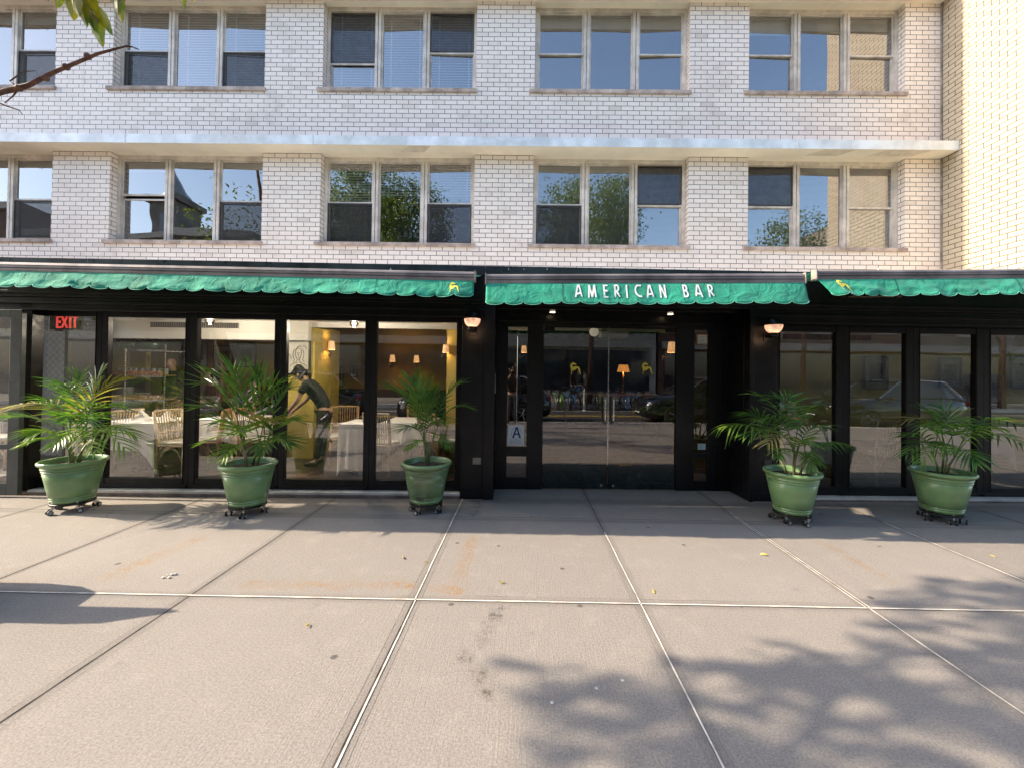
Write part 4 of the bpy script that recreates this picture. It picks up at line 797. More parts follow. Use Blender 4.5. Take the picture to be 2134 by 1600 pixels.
# ================================================================== people
SKIN = pm('skin', (.52, .33, .24), .5, 0, .4, .08, 20); SKIND = pm('tan_skin', (.36, .22, .15), .5, 0, .4, .08, 20)
HAIRD = pm('dark_hair', (.015, .011, .009), .45, 0, .4, .3, 60, .5, 120); EYEM = pm('eye', (.03, .02, .02), .2); SHOEM = pm('dark_shoe', (.02, .02, .02), .5)
def skin_obj(name, chain, edges, rad, m_, root, sub=2):
    me = bpy.data.meshes.new(name); me.from_pydata([tuple(q) for q in chain], edges, []); o = bpy.data.objects.new(name, me); COL.objects.link(o)
    md = o.modifiers.new('s', 'SKIN'); md.use_smooth_shade = True
    for i, r in enumerate(rad):
        v = me.skin_vertices[0].data[i]; v.radius = r if isinstance(r, tuple) else (r, r); v.use_root = (i == 0)
    sb_ = o.modifiers.new('u', 'SUBSURF'); sb_.levels = sub; sb_.render_levels = sub
    dg = bpy.context.evaluated_depsgraph_get(); nm = bpy.data.meshes.new_from_object(o.evaluated_get(dg)); nm.name = name
    o.modifiers.clear(); o.data = nm; bpy.data.meshes.remove(me); nm.materials.clear(); nm.materials.append(m_)
    for p in nm.polygons: p.use_smooth = True
    o.parent = root; return o
STAND = dict(pel=(0, 0, .95), wst=(0, 0, 1.08), chs=(0, .0, 1.30), nkb=(0, .01, 1.45), nk=(0, 0, 1.50), hd=(0, -.015, 1.60), tp=(0, 0, 1.69), nose=(0, -.105, 1.595),
             shl=(.17, 0, 1.41), ell=(.22, .03, 1.13), wrl=(.23, -.03, .88), shr=(-.17, 0, 1.41), elr=(-.22, .03, 1.13), wrr=(-.23, -.03, .88),
             hil=(.09, 0, .90), knl=(.10, -.02, .50), anl=(.11, .02, .09), tol=(.12, -.14, .035), hir=(-.09, 0, .90), knr=(-.10, -.02, .50), anr=(-.11, .02, .09), tor=(-.12, -.14, .035))
def figure(lbl, pose, shirt, trouser, skin=SKIN, hair=HAIRD, sleeve=.5, pony=False, group=None, cap=None):
    J = {k: Vector(v) for k, v in STAND.items()}; J.update({k: Vector(v) for k, v in pose.items()})
    t = thing('person', lbl, 'person', (0, 0, 0), group)
    names = ['pel', 'wst', 'chs', 'nkb', 'nk', 'hd', 'tp', 'nose', 'shl', 'ell', 'wrl', 'shr', 'elr', 'wrr', 'hil', 'knl', 'anl', 'tol', 'hir', 'knr', 'anr', 'tor']
    R = dict(pel=(.13, .10), wst=(.12, .09), chs=(.14, .10), nkb=(.07, .065), nk=(.052, .055), hd=(.078, .092), tp=(.05, .06), nose=(.014, .02), shl=.052, ell=.038, wrl=.025, shr=.052, elr=.038, wrr=.025, hil=.082, knl=.052, anl=.035, tol=.03, hir=.082, knr=.052, anr=.035, tor=.03)
    E_ = [('pel', 'wst'), ('wst', 'chs'), ('chs', 'nkb'), ('nkb', 'nk'), ('nk', 'hd'), ('hd', 'tp'), ('hd', 'nose'), ('chs', 'shl'), ('shl', 'ell'), ('ell', 'wrl'), ('chs', 'shr'), ('shr', 'elr'), ('elr', 'wrr'), ('pel', 'hil'), ('hil', 'knl'), ('knl', 'anl'), ('anl', 'tol'), ('pel', 'hir'), ('hir', 'knr'), ('knr', 'anr'), ('anr', 'tor')]
    V_ = [J[k] for k in names]; rad = [tuple(q * .80 for q in R[k]) if k in ('pel', 'wst', 'chs', 'nkb') else (R[k] * .9 if k in ('shl', 'shr', 'hil', 'hir') else R[k]) for k in names]; ed = [(names.index(a), names.index(b)) for a, b in E_]
    for sd in ('l', 'r'):                       # hands: a palm and five separate fingers
        wr, el = J['wr' + sd], J['el' + sd]; d = (wr - el).normalized(); s_ = 1 if sd == 'l' else -1
        lat = Vector((0, -1, 0)) - d * Vector((0, -1, 0)).dot(d); lat = lat.normalized() if lat.length > .1 else Vector((1, 0, 0)); nr = d.cross(lat)
        pi_ = len(V_); V_.append(wr + d * .05); rad.append((.026, .018)); ed.append((names.index('wr' + sd), pi_))
        for f_, (o_, L_) in enumerate(((.028, .066), (.010, .075), (-.010, .070), (-.028, .055))):
            a = len(V_); V_ += [wr + d * .085 + lat * o_, wr + d * (.085 + L_ * .55) + lat * o_ * 1.1 + nr * .008, wr + d * (.085 + L_ * .9) + lat * o_ * 1.1 + nr * .028]; rad += [.0095, .0085, .0065]; ed += [(pi_, a), (a, a + 1), (a + 1, a + 2)]
        a = len(V_); V_ += [wr + d * .04 + lat * .036, wr + d * .075 + lat * .055 + nr * .012]; rad += [.011, .008]; ed += [(pi_, a), (a, a + 1)]
    skin_obj('body', V_, ed, rad, skin, t)
    def cloth(name, ks, es, k, m_, ext=None):
        vs = [J[a] if isinstance(a, str) else a[0] for a in ks]; rr = [(tuple(q * k for q in R[a]) if isinstance(R[a], tuple) else R[a] * k) if isinstance(a, str) else a[1] for a in ks]; return skin_obj(name, vs, es, rr, m_, t)
    ml = J['shl'].lerp(J['ell'], sleeve * 2) if sleeve <= .5 else J['ell'].lerp(J['wrl'], sleeve * 2 - 1); mr = J['shr'].lerp(J['elr'], sleeve * 2) if sleeve <= .5 else J['elr'].lerp(J['wrr'], sleeve * 2 - 1)
    if sleeve <= .5: cloth('shirt', [(J['pel'] + Vector((0, 0, -.03)), (.15, .12)), 'wst', 'chs', (J['nkb'] + Vector((0, 0, -.005)), (.10, .09)), 'shl', (ml, .062), 'shr', (mr, .062)], [(0, 1), (1, 2), (2, 3), (2, 4), (4, 5), (2, 6), (6, 7)], 1.3, shirt)
    else: cloth('jacket', ['pel', 'wst', 'chs', (J['nkb'] + Vector((0, 0, .0)), (.085, .08)), 'shl', 'ell', (ml, .038), 'shr', 'elr', (mr, .038)], [(0, 1), (1, 2), (2, 3), (2, 4), (4, 5), (5, 6), (2, 7), (7, 8), (8, 9)], 1.22, shirt)
    cloth('trousers', [(J['pel'] + Vector((0, 0, .03)), (.125, .105)), (J['hil'].lerp(J['knl'], .16), .098), 'knl', (J['anl'] + Vector((0, 0, .02)), .05), (J['hir'].lerp(J['knr'], .16), .098), 'knr', (J['anr'] + Vector((0, 0, .02)), .05)], [(0, 1), (1, 2), (2, 3), (0, 4), (4, 5), (5, 6)], 1.18, trouser)
    for s_ in 'lr': a, b = J['an' + s_], J['to' + s_]; skin_obj('shoe', [a + Vector((0, .03, -.045)), a.lerp(b, .5) + Vector((0, 0, -.01)), b + Vector((0, -.03, 0))], [(0, 1), (1, 2)], [.045, .046, .038], SHOEM, t, 1)
    h, n = J['hd'], J['nose']; f_ = (n - h).normalized(); up = (J['tp'] - h).normalized(); sd = f_.cross(up).normalized(); up = sd.cross(f_)
    if hair:
        vs = [h + up * .045 - f_ * .025, h + up * .075 - f_ * .0, h - f_ * .055 + up * .0]; rr = [.09, .066, .078]; es = [(0, 1), (0, 2)]
        if pony: vs += [h - f_ * .115 + up * .05, h - f_ * .15 - up * .03, h - f_ * .13 - up * .14]; rr += [.032, .036, .014]; es += [(2, 3), (3, 4), (4, 5)]
        skin_obj('hair', vs, es, rr, hair, t)
    if cap: skin_obj('cap', [h + up * .05 - f_ * .02, h + up * .085, h + up * .045 + f_ * .10], [(0, 1), (0, 2)], [.097, .065, (.05, .012)], cap, t)
    for q in (-1, 1):
        MB().sphere(h + f_ * .083 + sd * q * .032 + up * .015, .0095, 10, 6).build('eye', EYEM, t, smooth=True); MB().sphere(h + sd * q * .083 - f_ * .005 + up * .0, .018, 8, 6, (.5, 1, 1.5)).build('ear', skin, t, smooth=True)
    MB().sphere(h + f_ * .088 - up * .042, .02, 10, 6, (1.2, .3, .35)).build('mouth', pm('lip', (.4, .15, .13), .4) if 'lip' not in CACHE else CACHE['lip'], t); CACHE['lip'] = bpy.data.materials['lip']
    return t
DARKC = pm('dark_cloth', (.018, .019, .024), .8); JEAN = pm('blue_denim', (.10, .16, .26), .8); BRC = pm('brown_cloth', (.10, .05, .04), .85); CREAM = pm('cream_cloth', (.62, .54, .38), .8); GREYC = pm('grey_cloth', (.12, .12, .13), .8)
ph = figure('photographer in a dark jacket holding up a phone, mirrored in the narrow side pane', dict(ell=(.24, -.12, 1.16), wrl=(.09, -.34, 1.40), elr=(-.24, -.12, 1.16), wrr=(-.09, -.34, 1.40), knl=(.1, -.01, .5)), DARKC, GREYC, sleeve=.97)
place(ph, (.02, -.5, 0), pi)
pb = MB().box(-.06, .06, -.455, -.447, 1.42, 1.55).solo('phone', BLACK2, 'black phone held up by the photographer at the kerb side', 'phone', (0, 0, 0), bevel=.004); place(pb, (.02, -.53, 0), pi)

# ================================================================== the other side of the street, seen mirrored in the glass
CARP = pm('dark_car_paint', (.008, .009, .014), .12, .2, .6, .1, 3, coat=1.0); CARG = pm('car_glass', (.01, .011, .012), .04, 0, .8, .1, 3); CHR = pm('chrome', (.7, .7, .7), .1, 1); REDL = pm('red_lens', (.35, .02, .02), .2); CLEARL = pm('clear_lens', (.6, .62, .65), .1); TYRE = pm('tyre', (.015, .015, .015), .8); RIM = pm('alloy_rim', (.35, .35, .36), .3, .9)
def make_car(lbl):
    t = thing('parked_car', lbl, 'car', (0, 0, 0), 'dark cars parked along the kerb'); L = 4.7
    st = [(0, .35, .62, .62), (.06, .24, .74, .78), (.35, .20, .88, .90), (1.1, .20, .98, .935), (2.2, .20, 1.0, .94), (3.4, .20, 1.02, .94), (4.2, .22, 1.0, .91), (4.6, .28, .92, .80), (4.7, .40, .80, .66)]
    b = MB(); vs = []; n = 10
    for x, zb, zt, w_ in st:
        hf = [(0, zb), (w_ * .88, zb), (w_ * .985, zb + .12), (w_, (zb + zt) / 2), (w_ * .97, zt - .10), (w_ * .86, zt), (0, zt + .03)]
        vs += [(x, y, z) for y, z in hf] + [(x, -y, z) for y, z in hf[-2:0:-1]]
    n = 12
    fs = [tuple(range(n)), tuple(range(len(st) * n - n, len(st) * n))] + [(i * n + k, i * n + (k + 1) % n, (i + 1) * n + (k + 1) % n, (i + 1) * n + k) for i in range(len(st) - 1) for k in range(n)]
    b.add(vs, fs).build('body', CARP, t, smooth=True)
    g = [(1.15, .99, 1.0, .82), (1.95, 1.0, 1.52, .68), (2.9, 1.01, 1.58, .69), (3.8, 1.02, 1.52, .67), (4.45, .98, 1.04, .72)]; vs = []
    for x, z0, z1, w_ in g: vs += [(x, .84, z0), (x, w_, z1), (x, -w_, z1), (x, -.84, z0)]
    MB().add(vs, [(0, 1, 2, 3), (16, 17, 18, 19)] + [(i * 4 + k, i * 4 + k + 1, i * 4 + k + 5, i * 4 + k + 4) for i in range(4) for k in range(3)]).build('windows', CARG, t)
    MB().add([(1.93, .7, 1.525), (2.9, .71, 1.585), (3.82, .69, 1.525), (3.82, -.69, 1.525), (2.9, -.71, 1.585), (1.93, -.7, 1.525), (1.93, .7, 1.56), (2.9, .71, 1.62), (3.82, .69, 1.56), (3.82, -.69, 1.56), (2.9, -.71, 1.62), (1.93, -.7, 1.56)], [(0, 1, 4, 5), (1, 2, 3, 4), (6, 7, 10, 11), (7, 8, 9, 10), (0, 1, 7, 6), (1, 2, 8, 7), (2, 3, 9, 8), (3, 4, 10, 9), (4, 5, 11, 10), (5, 0, 6, 11)]).build('roof', CARP, t)
    for sy in (-1, 1):
        MB().tube([(1.2, sy * .86, 1.0), (1.98, sy * .72, 1.53), (2.9, sy * .73, 1.60), (3.85, sy * .71, 1.53), (4.3, sy * .80, 1.05)], .018, 6).build('window_trim', CHR, t); MB().box(1.25, 4.2, sy * .925 - .01, sy * .925 + .01, .965, .985).build('belt_trim', CHR, t)
        for x in (.9, 3.75):
            w_ = MB().lathe([(.20, -.09), (.30, -.10), (.335, -.07), (.335, .07), (.30, .10), (.20, .09)], (x, sy * .86, .335), 28, 'y').build('wheel', TYRE, t, smooth=True)
            r = MB().lathe([(.0001, .0), (.05, .012), (.05, -.0)], (x, sy * (.86 + .10), .335), 14, 'y').lathe([(.20, -.02), (.215, -.02), (.215, .01), (.20, .01)], (x, sy * .955, .335), 28, 'y', True)
            for k in range(5): a = 2 * pi * k / 5; r.tube([(x, sy * .96, .335), (x + .2 * cos(a), sy * .95, .335 + .2 * sin(a))], .022, 6)
            r.build('rim', RIM, w_)
        MB().sphere((.16, sy * .66, .70), .12, 12, 8, (.6, 1.4, .55)).build('headlight', CLEARL, t, smooth=True); MB().sphere((4.6, sy * .68, .84), .12, 12, 8, (.55, 1.2, .8)).build('taillight', REDL, t, smooth=True); MB().sphere((1.55, sy * 1.0, 1.02), .09, 10, 8, (.8, 1.2, .8)).build('mirror', CARP, t, smooth=True)
    gr = MB()
    for k in range(5): gr.box(-.012, .03, -.5, .5, .42 + k * .06, .435 + k * .06)
    gr.build('grille', CHR, t); MB().box(-.015, .0, -.22, .22, .36, .40).build('plate', CLEARL, t)
    return t
cr = make_car('dark car reflected in the entrance doors, its headlights and grille at the right edge'); e = mirror(1338, 860, VD, 13.4); place(cr, (e.x + .15, -3.15, -.15), 0)
e2 = mirror(1150, 860, VD, 13.4); dup(cr, (e2.x - 4.72, -3.2, -.15), 0, 'dark car reflected left of the entrance doors, its rounded tail beside the door stile')
dup(cr, (e2.x - 10.4, -3.1, -.15), 0, 'dark car farthest left along the near kerb, reflected behind the sunlit potted palm'); dup(cr, (e.x + 6.2, -3.2, -.15), 0, 'dark car farthest right along the near kerb, mirrored in the rightmost windows')

def crown(mbs, c, r, n, ls, rnd, squash=.8, hang=0):
    clumps = []
    for i in range(max(6, int(n / 55))):
        d = Vector((rnd.gauss(0, 1), rnd.gauss(0, 1), rnd.gauss(0, 1))).normalized() * (rnd.random() ** .45) * r; d.z *= squash; clumps.append((Vector(c) + d, r * rnd.uniform(.12, .30)))
    for i in range(n):
        cc, cr_ = clumps[i % len(clumps)]; p = cc + Vector((rnd.gauss(0, .5), rnd.gauss(0, .5), rnd.gauss(0, .42))) * cr_
        leaf1(mbs, p, ls * rnd.uniform(.7, 1.25), rnd)
    return clumps
def leaf1(b, p, s, rnd, d=None):
    d = d or Vector((rnd.gauss(0, 1), rnd.gauss(0, 1), rnd.gauss(-.5, .8))).normalized(); a = Vector((rnd.gauss(0, 1), rnd.gauss(0, 1), rnd.gauss(0, 1))); w_ = d.cross(a).normalized() * s * .24; nn = d.cross(w_).normalized() * s * .06
    q = [p, p + d * s * .35 + w_ + nn, p + d * s, p + d * s * .35 - w_ + nn, p + d * s * .38]
    b.add(q, [(0, 4, 1), (1, 4, 2), (2, 4, 3), (3, 4, 0)])
def tree(lbl, x, y, h, r, n, seed, m_=TREEL, ls=.16, zb=0, clean=False):
    rnd = random.Random(seed); t = thing('street_tree', lbl, 'tree', (x, y, zb), 'street trees across the road'); b = MB(); cl = crown(b, (x, y, zb + h - r * 1.25), r, int(n * 1.6), ls, rnd, 1.15)
    b.build('crown', m_, t, normals=False); tr = MB(); top = Vector((x + .2, y, zb + h - r)); tr.tube([(x, y, zb), (x + .05, y, zb + h * .25), top], [.17, .12, .07], 10)
    for c, _ in cl[:14]: s_ = Vector((x + .05, y, zb + h * rnd.uniform(.3, .55))); mid = s_.lerp(c, .5) + Vector((0, 0, .3)); tr.tube([s_, mid, c], [.05, .03, .012], 6)
    tr.build('trunk', BARK, t, smooth=True); return t
tree('leafy tree across the road mirrored in the third second floor window', -8.3, -9.6, 13.4, 2.7, 14000, 3, ls=.17)
tree('leafy tree across the road mirrored in the fourth second floor window', 4.2, -9.6, 13.2, 2.7, 11000, 4, ls=.16)
tree('leafy tree across the road mirrored low in the window nearest the wing', 15.5, -9.8, 11.6, 2.8, 9000, 5, ls=.16)
tree('darker tree across the road, mirrored above the left tables', -21, -9.6, 9.5, 3.0, 3000, 6, TREED); tree('darker tree farthest right across the road, mirrored in the right windows', 26, -9.6, 10.5, 3.3, 3000, 8, TREED)

OB = [((-60, -34, -13.3, 12.5), (.13, .07, .05), 'brown brick building farthest left across the road'), ((-33.8, -17, -13.6, 10.6), (.16, .13, .11), 'dull stone building across the road before the church'), ((-16.8, -2.5, -13.4, 9.2), (.11, .065, .045), 'low dark brick building across the road behind the bicycles'),
      ((-2.3, 9, -13.3, 9.6), (.40, .37, .33), 'pale building with tall windows across the road, mirrored in the doors'), ((9.2, 24, -13.5, 8.6), (.15, .08, .06), 'red brick building across the road with a dark shop floor'), ((24.2, 60, -13.4, 13), (.2, .17, .14), 'brown building farthest right across the road')]
OW = pm('far_window_glass', (.03, .035, .045), .06, 0, .9, .2, 1); OT = pm('far_stone_trim', (.36, .33, .29), .7)
for (x0, x1, y, h), colr, lb in OB:
    t = thing('building', lb, 'building', ((x0 + x1) / 2, y, 0), 'buildings across the road'); wm_ = pm('far_wall', colr, .8, 0, .3, .2, 1.2, .2, 12); b = MB().box(x0, x1, y - 12, y, 0, h); b.build('wall', wm_, t)
    MB().box(x0 + .01, x1 - .01, y + .001, y + .35, h - .5, h - .05).build('cornice', OT, t); MB().box(x0 + .4, x1 - .4, y + .001, y + .06, .5, 2.9).build('shop_window', OW, t); MB().box(x0 + .2, x1 - .2, y + .001, y + .2, 3.05, 3.5).build('sign_band', OT, t)
    nw = max(2, int((x1 - x0) / 2.6)); fl_ = int((h - 4) / 2.9)
    for f_ in range(fl_):
        for k in range(nw):
            cx = x0 + (x1 - x0) * (k + .5) / nw; z = 4.2 + f_ * 2.9
            if abs(cx) < 34: o_ = MB().box(cx - .5, cx + .5, y + .001, y + .03, z, z + 1.6).build('window', OW, t); MB().box(cx - .62, cx + .62, y + .001, y + .10, z - .14, z - .001).build('sill', OT, o_)
t = thing('church', 'dark church with a pointed spire, mirrored in the second floor window at left', 'church', (-29.3, -22, 0)); cm = pm('church_stone', (.17, .15, .13), .8, 0, .3, .2, 1)
MB().box(-42, -20, -34, -23.9, 0, 13).build('nave', cm, t); MB().box(-31.3, -27.3, -23.8, -20.2, 0, 15.3).box(-31.6, -27.0, -24.1, -19.9, 15.301, 15.8).build('tower', cm, t)
MB().lathe([(2.0, 15.801), (2.08, 15.9), (.001, 20.2)], (-29.3, -22, 0), 8).build('spire', pm('slate', (.24, .26, .26), .4), t)
for k in (-1, 1): MB().box(-29.3 + k * .8 - .35, -29.3 + k * .8 + .35, -20.19, -20.1, 12, 14.4).build('opening', OW, t)
# bicycles
def make_bike(lbl, colr):
    t = thing('bicycle', lbl, 'bicycle', (0, 0, 0), 'bicycles parked along the far kerb'); fm_ = colr
    for y, nm in ((-.52, 'wheel'), (.52, 'wheel')):
        w_ = MB(); w_.lathe([(.33, -.012), (.35, 0), (.33, .012), (.315, 0)], (0, y, .35), 28, 'x', True); o = w_.build('wheel', TYRE, t)
        s_ = MB()
        for k in range(9): a = 2 * pi * k / 9; s_.tube([(0, y, .35), (0, y + .32 * cos(a), .35 + .32 * sin(a))], .002, 4)
        s_.build('spokes', CHR, o)
    b = MB().tube([(0, .52, .35), (0, .08, .30), (0, -.40, .80), (0, -.52, .35)], .018, 6).tube([(0, .08, .30), (0, .20, .85)], .016, 6).tube([(0, .52, .35), (0, .18, .72)], .011, 6).tube([(0, .17, .66), (0, -.38, .72)], .018, 6); b.build('frame', fm_, t)
    MB().tube([(-.28, -.28, 1.02), (-.1, -.38, 1.0), (0, -.38, .98), (.1, -.38, 1.0), (.28, -.28, 1.02)], .012, 6).tube([(0, -.40, .78), (0, -.38, .99)], .014, 6).build('handlebar', BLACK2, t)
    MB().sphere((0, .24, .90), .12, 12, 6, (.55, 1.1, .3)).build('saddle', BLACK2, t); MB().box(-.1, .1, -.72, -.5, .70, .86).build('basket', GREYC, t) ; MB().lathe([(.35, -.03), (.365, 0), (.35, .03)], (0, .52, .35), 24, 'x').build('mudguard', fm_, t)
    return t
BB = pm('blue_bicycle_paint', (.02, .22, .50), .3, 0, .5, .1); GB = pm('green_bicycle_paint', (.20, .34, .10), .35); KB = pm('dark_bicycle_paint', (.02, .02, .025), .35)
bsrc = {0: make_bike('b', BB), 1: make_bike('g', GB), 2: make_bike('k', KB)}; usedb = set()
bl = [(1158, 1, 'green bicycle reflected at the left edge of the entrance doors'), (1172, 1, 'green bicycle with a basket, second from the left along the far kerb'), (1190, 2, 'dark bicycle reflected under the standing group of people'), (1206, 2, 'dark bicycle beside the seated person in jeans'), (1262, 2, 'dark bicycle reflected just behind the door handles'), (1300, 0, 'blue bicycle reflected right of the door handles'), (1314, 2, 'dark bicycle between the two blue ones'), (1328, 0, 'blue bicycle reflected beside the parked car bonnet'), (1346, 2, 'dark bicycle mostly behind the parked car')]
bl += [(1166, 2, 'dark bicycle squeezed between the two green ones'), (1182, 0, 'blue bicycle left of the standing group of people'), (1240, 2, 'dark bicycle right of the person in cream'), (1252, 1, 'green bicycle between the bollard post and the door handles'), (1280, 0, 'blue bicycle mirrored exactly behind the door handles'), (1290, 2, 'dark bicycle left of the nearer blue one')]
for px, k, lb in bl:
    q = mirror(px, 845, VD, 19.0); o = bsrc[k] if k not in usedb else dup(bsrc[k]); usedb.add(k); place(o, (q.x, -8.0, -.15), .25 * (px % 3 - 1)); o['label'] = lb
q = mirror(1196, 800, VD, 19.6); f1 = figure('person in a brown top standing across the road, leftmost of the reflected group', {}, BRC, GREYC, sleeve=.9, group='people by the bicycles'); place(f1, (q.x, -9.2, 0), pi * .6)
q = mirror(1209, 800, VD, 19.6); f1 = figure('person in a dark top and blue jeans in the middle of the reflected group', dict(knl=(.12, -.35, .62), anl=(.14, -.25, .18), tol=(.15, -.42, .12), knr=(-.12, -.33, .60)), DARKC, JEAN, sleeve=.9, group='people by the bicycles'); place(f1, (q.x, -8.9, 0), pi * 1.25)
q = mirror(1224, 800, VD, 19.6); f1 = figure('person in a cream top looking at a hand, rightmost of the reflected group', dict(ell=(.22, -.1, 1.15), wrl=(.1, -.32, 1.25), elr=(-.22, -.1, 1.15), wrr=(-.1, -.3, 1.22)), CREAM, GREYC, sleeve=.9, group='people by the bicycles'); place(f1, (q.x, -9.2, 0), pi * 1.5)
q = mirror(1219.5, 845, VD, 18.0); MB().lathe([(.0001, 0), (.11, 0), (.11, .03), (.04, .06), (.035, 1.0), (.0001, 1.02)], (0, 0, 0), 14).solo('bollard', pm('off_white_plastic', (.7, .68, .6), .5), 'off white plastic bollard post reflected beside the person in cream', 'bollard', (0, 0, 0)).location = (q.x, -7.2, -.15)

# street tree at the left whose branch hangs into view and whose crown shades the pavement
rnd = random.Random(21); TX, TY = -7.6, -.9
t = thing('street_tree', 'street tree whose bare branch and yellow green leaves hang in at the top left', 'tree', (TX, TY, 0))
b = MB(); br = MB(); br.tube([(TX, TY, 0), (TX + .1, TY, 1.5), (TX - .2, TY + .3, 3.2), (TX - .5, TY + 1.2, 5.5), (TX - .6, TY + 1.8, 7.8)], [.19, .15, .13, .09, .04], 12)
def G2(px, py, h):                                # a point on the sun ray through the ground under pixel, at height h
    g = atG(px, py); return g + SUND * (h / SUND.z)
segs = [(1607, 1335, 1737, 1370, 10), (1782, 1335, 1887, 1350, 8), (1417, 1387, 1567, 1400, 10), (1560, 1405, 1817, 1425, 22), (1582, 1400, 1917, 1450, 26), (1817, 1370, 1942, 1500, 25), (1917, 1450, 2134, 1540, 34), (1097, 1450, 1217, 1445, 12), (1067, 1385, 1142, 1395, 5), (1200, 1450, 1290, 1440, 16),
        (1277, 1420, 1447, 1505, 28), (1182, 1500, 1347, 1510, 14), (1417, 1450, 1592, 1490, 20), (1592, 1460, 1847, 1515, 16), (1417, 1525, 1617, 1555, 26), (1387, 1580, 1667, 1600, 22), (1657, 1540, 2017, 1590, 18), (1942, 1215, 2134, 1230, 9), (1957, 1240, 2134, 1255, 9), (1817, 1305, 2017, 1300, 5), (2017, 1280, 2200, 1290, 9), (2042, 1345, 2220, 1350, 9), (2027, 1385, 2220, 1390, 10), (2042, 1425, 2220, 1432, 10), (1942, 1340, 2067, 1380, 9),
        (2134, 1230, 2400, 1260, 30), (2134, 1330, 2500, 1400, 40), (2134, 1540, 2500, 1600, 50), (1300, 1640, 2300, 1720, 40), (1500, 1760, 2400, 1800, 50), (1120, 1560, 1250, 1575, 8), (1690, 1390, 1790, 1400, 14), (1850, 1250, 1960, 1262, 6)]
ends = []
for x0, y0, x1, y1, hw in segs:
    A, Bq = atG(x0, y0), atG(x1, y1); h0 = max(rnd.uniform(3.9, 5.0), (max(A.x, Bq.x) + 4.7) / 1.63 + rnd.uniform(0, .5)); c0 = G2((x0 + x1) / 2, (y0 + y1) / 2, h0); ends.append(c0)
    L_ = sqrt((x1 - x0) ** 2 + (y1 - y0) ** 2); gm = (A.y + Bq.y) / 2; area = L_ * hw * 2 * (gm / 850) * (gm * gm / 1314); n_ = int(area * 600) + 7
    for i in range(n_):
        q = rnd.uniform(-.04, 1.04); e = rnd.gauss(0, .55) * hw; px, py = x0 + (x1 - x0) * q - (y1 - y0) / L_ * e, y0 + (y1 - y0) * q + (x1 - x0) / L_ * e
        leaf1(b, G2(px, py, h0 + rnd.gauss(0, .2)), .115 * rnd.uniform(.6, 1.3), rnd)
    br.tube([G2(x0 - (x1 - x0) * .15, y0 + rnd.uniform(-6, 6), h0), G2((x0 + x1) / 2, (y0 + y1) / 2 + rnd.uniform(-8, 8), h0 + .05), G2(x1, y1, h0)], [.006, .018, .022], 6)
for i in range(230): leaf1(b, G2(rnd.uniform(1150, 2200), rnd.uniform(1380, 1620), rnd.uniform(5.2, 6.2)), .12, rnd)
for i in range(70): leaf1(b, G2(rnd.uniform(1850, 2200), rnd.uniform(1210, 1400), rnd.uniform(5.6, 6.6)), .12, rnd)
for c in ends[::2]: s_ = Vector((TX - .3, TY + .8, 4.0 + rnd.random() * 1.2)); br.tube([s_, s_.lerp(c, .5) + Vector((0, 0, .25)), c], [.03, .014, .005], 6) if c.z > 4.6 else None
for i in range(26):                                # rest of the crown, away from the frame
    c = Vector((TX + rnd.gauss(-.8, 1.2), TY + rnd.uniform(-3.2, -.4), 6.3 + rnd.gauss(0, 1.2))); 
    for k in range(150): leaf1(b, c + Vector((rnd.gauss(0, .35), rnd.gauss(0, .35), rnd.gauss(0, .3))), .13 * rnd.uniform(.7, 1.3), rnd)
b.build('crown', TREEL, t, normals=False); br.build('trunk', BARK, t, smooth=True)
Yb = 2.35; pts = [Vector((TX - .2, TY + .3, 3.1)), atY(-420, 330, 1.6), atY(-120, 230, 2.1), atY(5, 192, Yb), atY(40, 184, Yb), atY(60, 178, Yb), atY(110, 152, Yb), atY(150, 135, Yb), atY(205, 112, Yb), atY(262, 97, Yb)]
bw = MB().tube(pts, [.03, .022, .018, .014, .016, .013, .0115, .0105, .0085, .0045], 10)
for tw in ([(40, 184), (20, 170), (48, 150), (75, 148), (78, 158)], [(38, 186), (28, 200), (10, 215)], [(-20, 208), (15, 222), (40, 230), (47, 240)], [(262, 97), (275, 98), (290, 104)]): bw.tube([atY(x, y, Yb + .02 * i) for i, (x, y) in enumerate(tw)], [.006, .004, .003, .0022, .0015][:len(tw)], 6)
for (x, y) in ((138, 140), (40, 184), (95, 163), (183, 118)): bw.sphere(atY(x, y, Yb), .019, 10, 6)
bw.build('branch', TWIG, t, smooth=True)
def bigleaf(b_, base, tip, wd, fold=.35, curl=.15):
    d = tip - base; L = d.length; d = d / L; side = d.cross(Vector((rnd.uniform(-.4, .4), 1, rnd.uniform(-.3, .3)))).normalized(); nn = side.cross(d); n_ = 9; pr = None
    for i in range(n_ + 1):
        f_ = i / n_; c = base + d * L * f_ + nn * curl * L * (f_ - .5) ** 2; w_ = wd * (sin(pi * min(1, f_ ** .75)) ** .8) * (1 + .10 * sin(i * 2.6)) + .0005
        cur = (c - side * w_ + nn * w_ * fold, c, c + side * w_ + nn * w_ * fold)
        if pr: b_.add([pr[0], pr[1], cur[1], cur[0]], [(0, 1, 2, 3)]); b_.add([pr[1], pr[2], cur[2], cur[1]], [(0, 1, 2, 3)])
        pr = cur
sp = MB(); Yl = 2.2; ALM = leaf_mat('autumn_leaf', (.10, .16, .012), (.36, .27, .012), .5, .4)
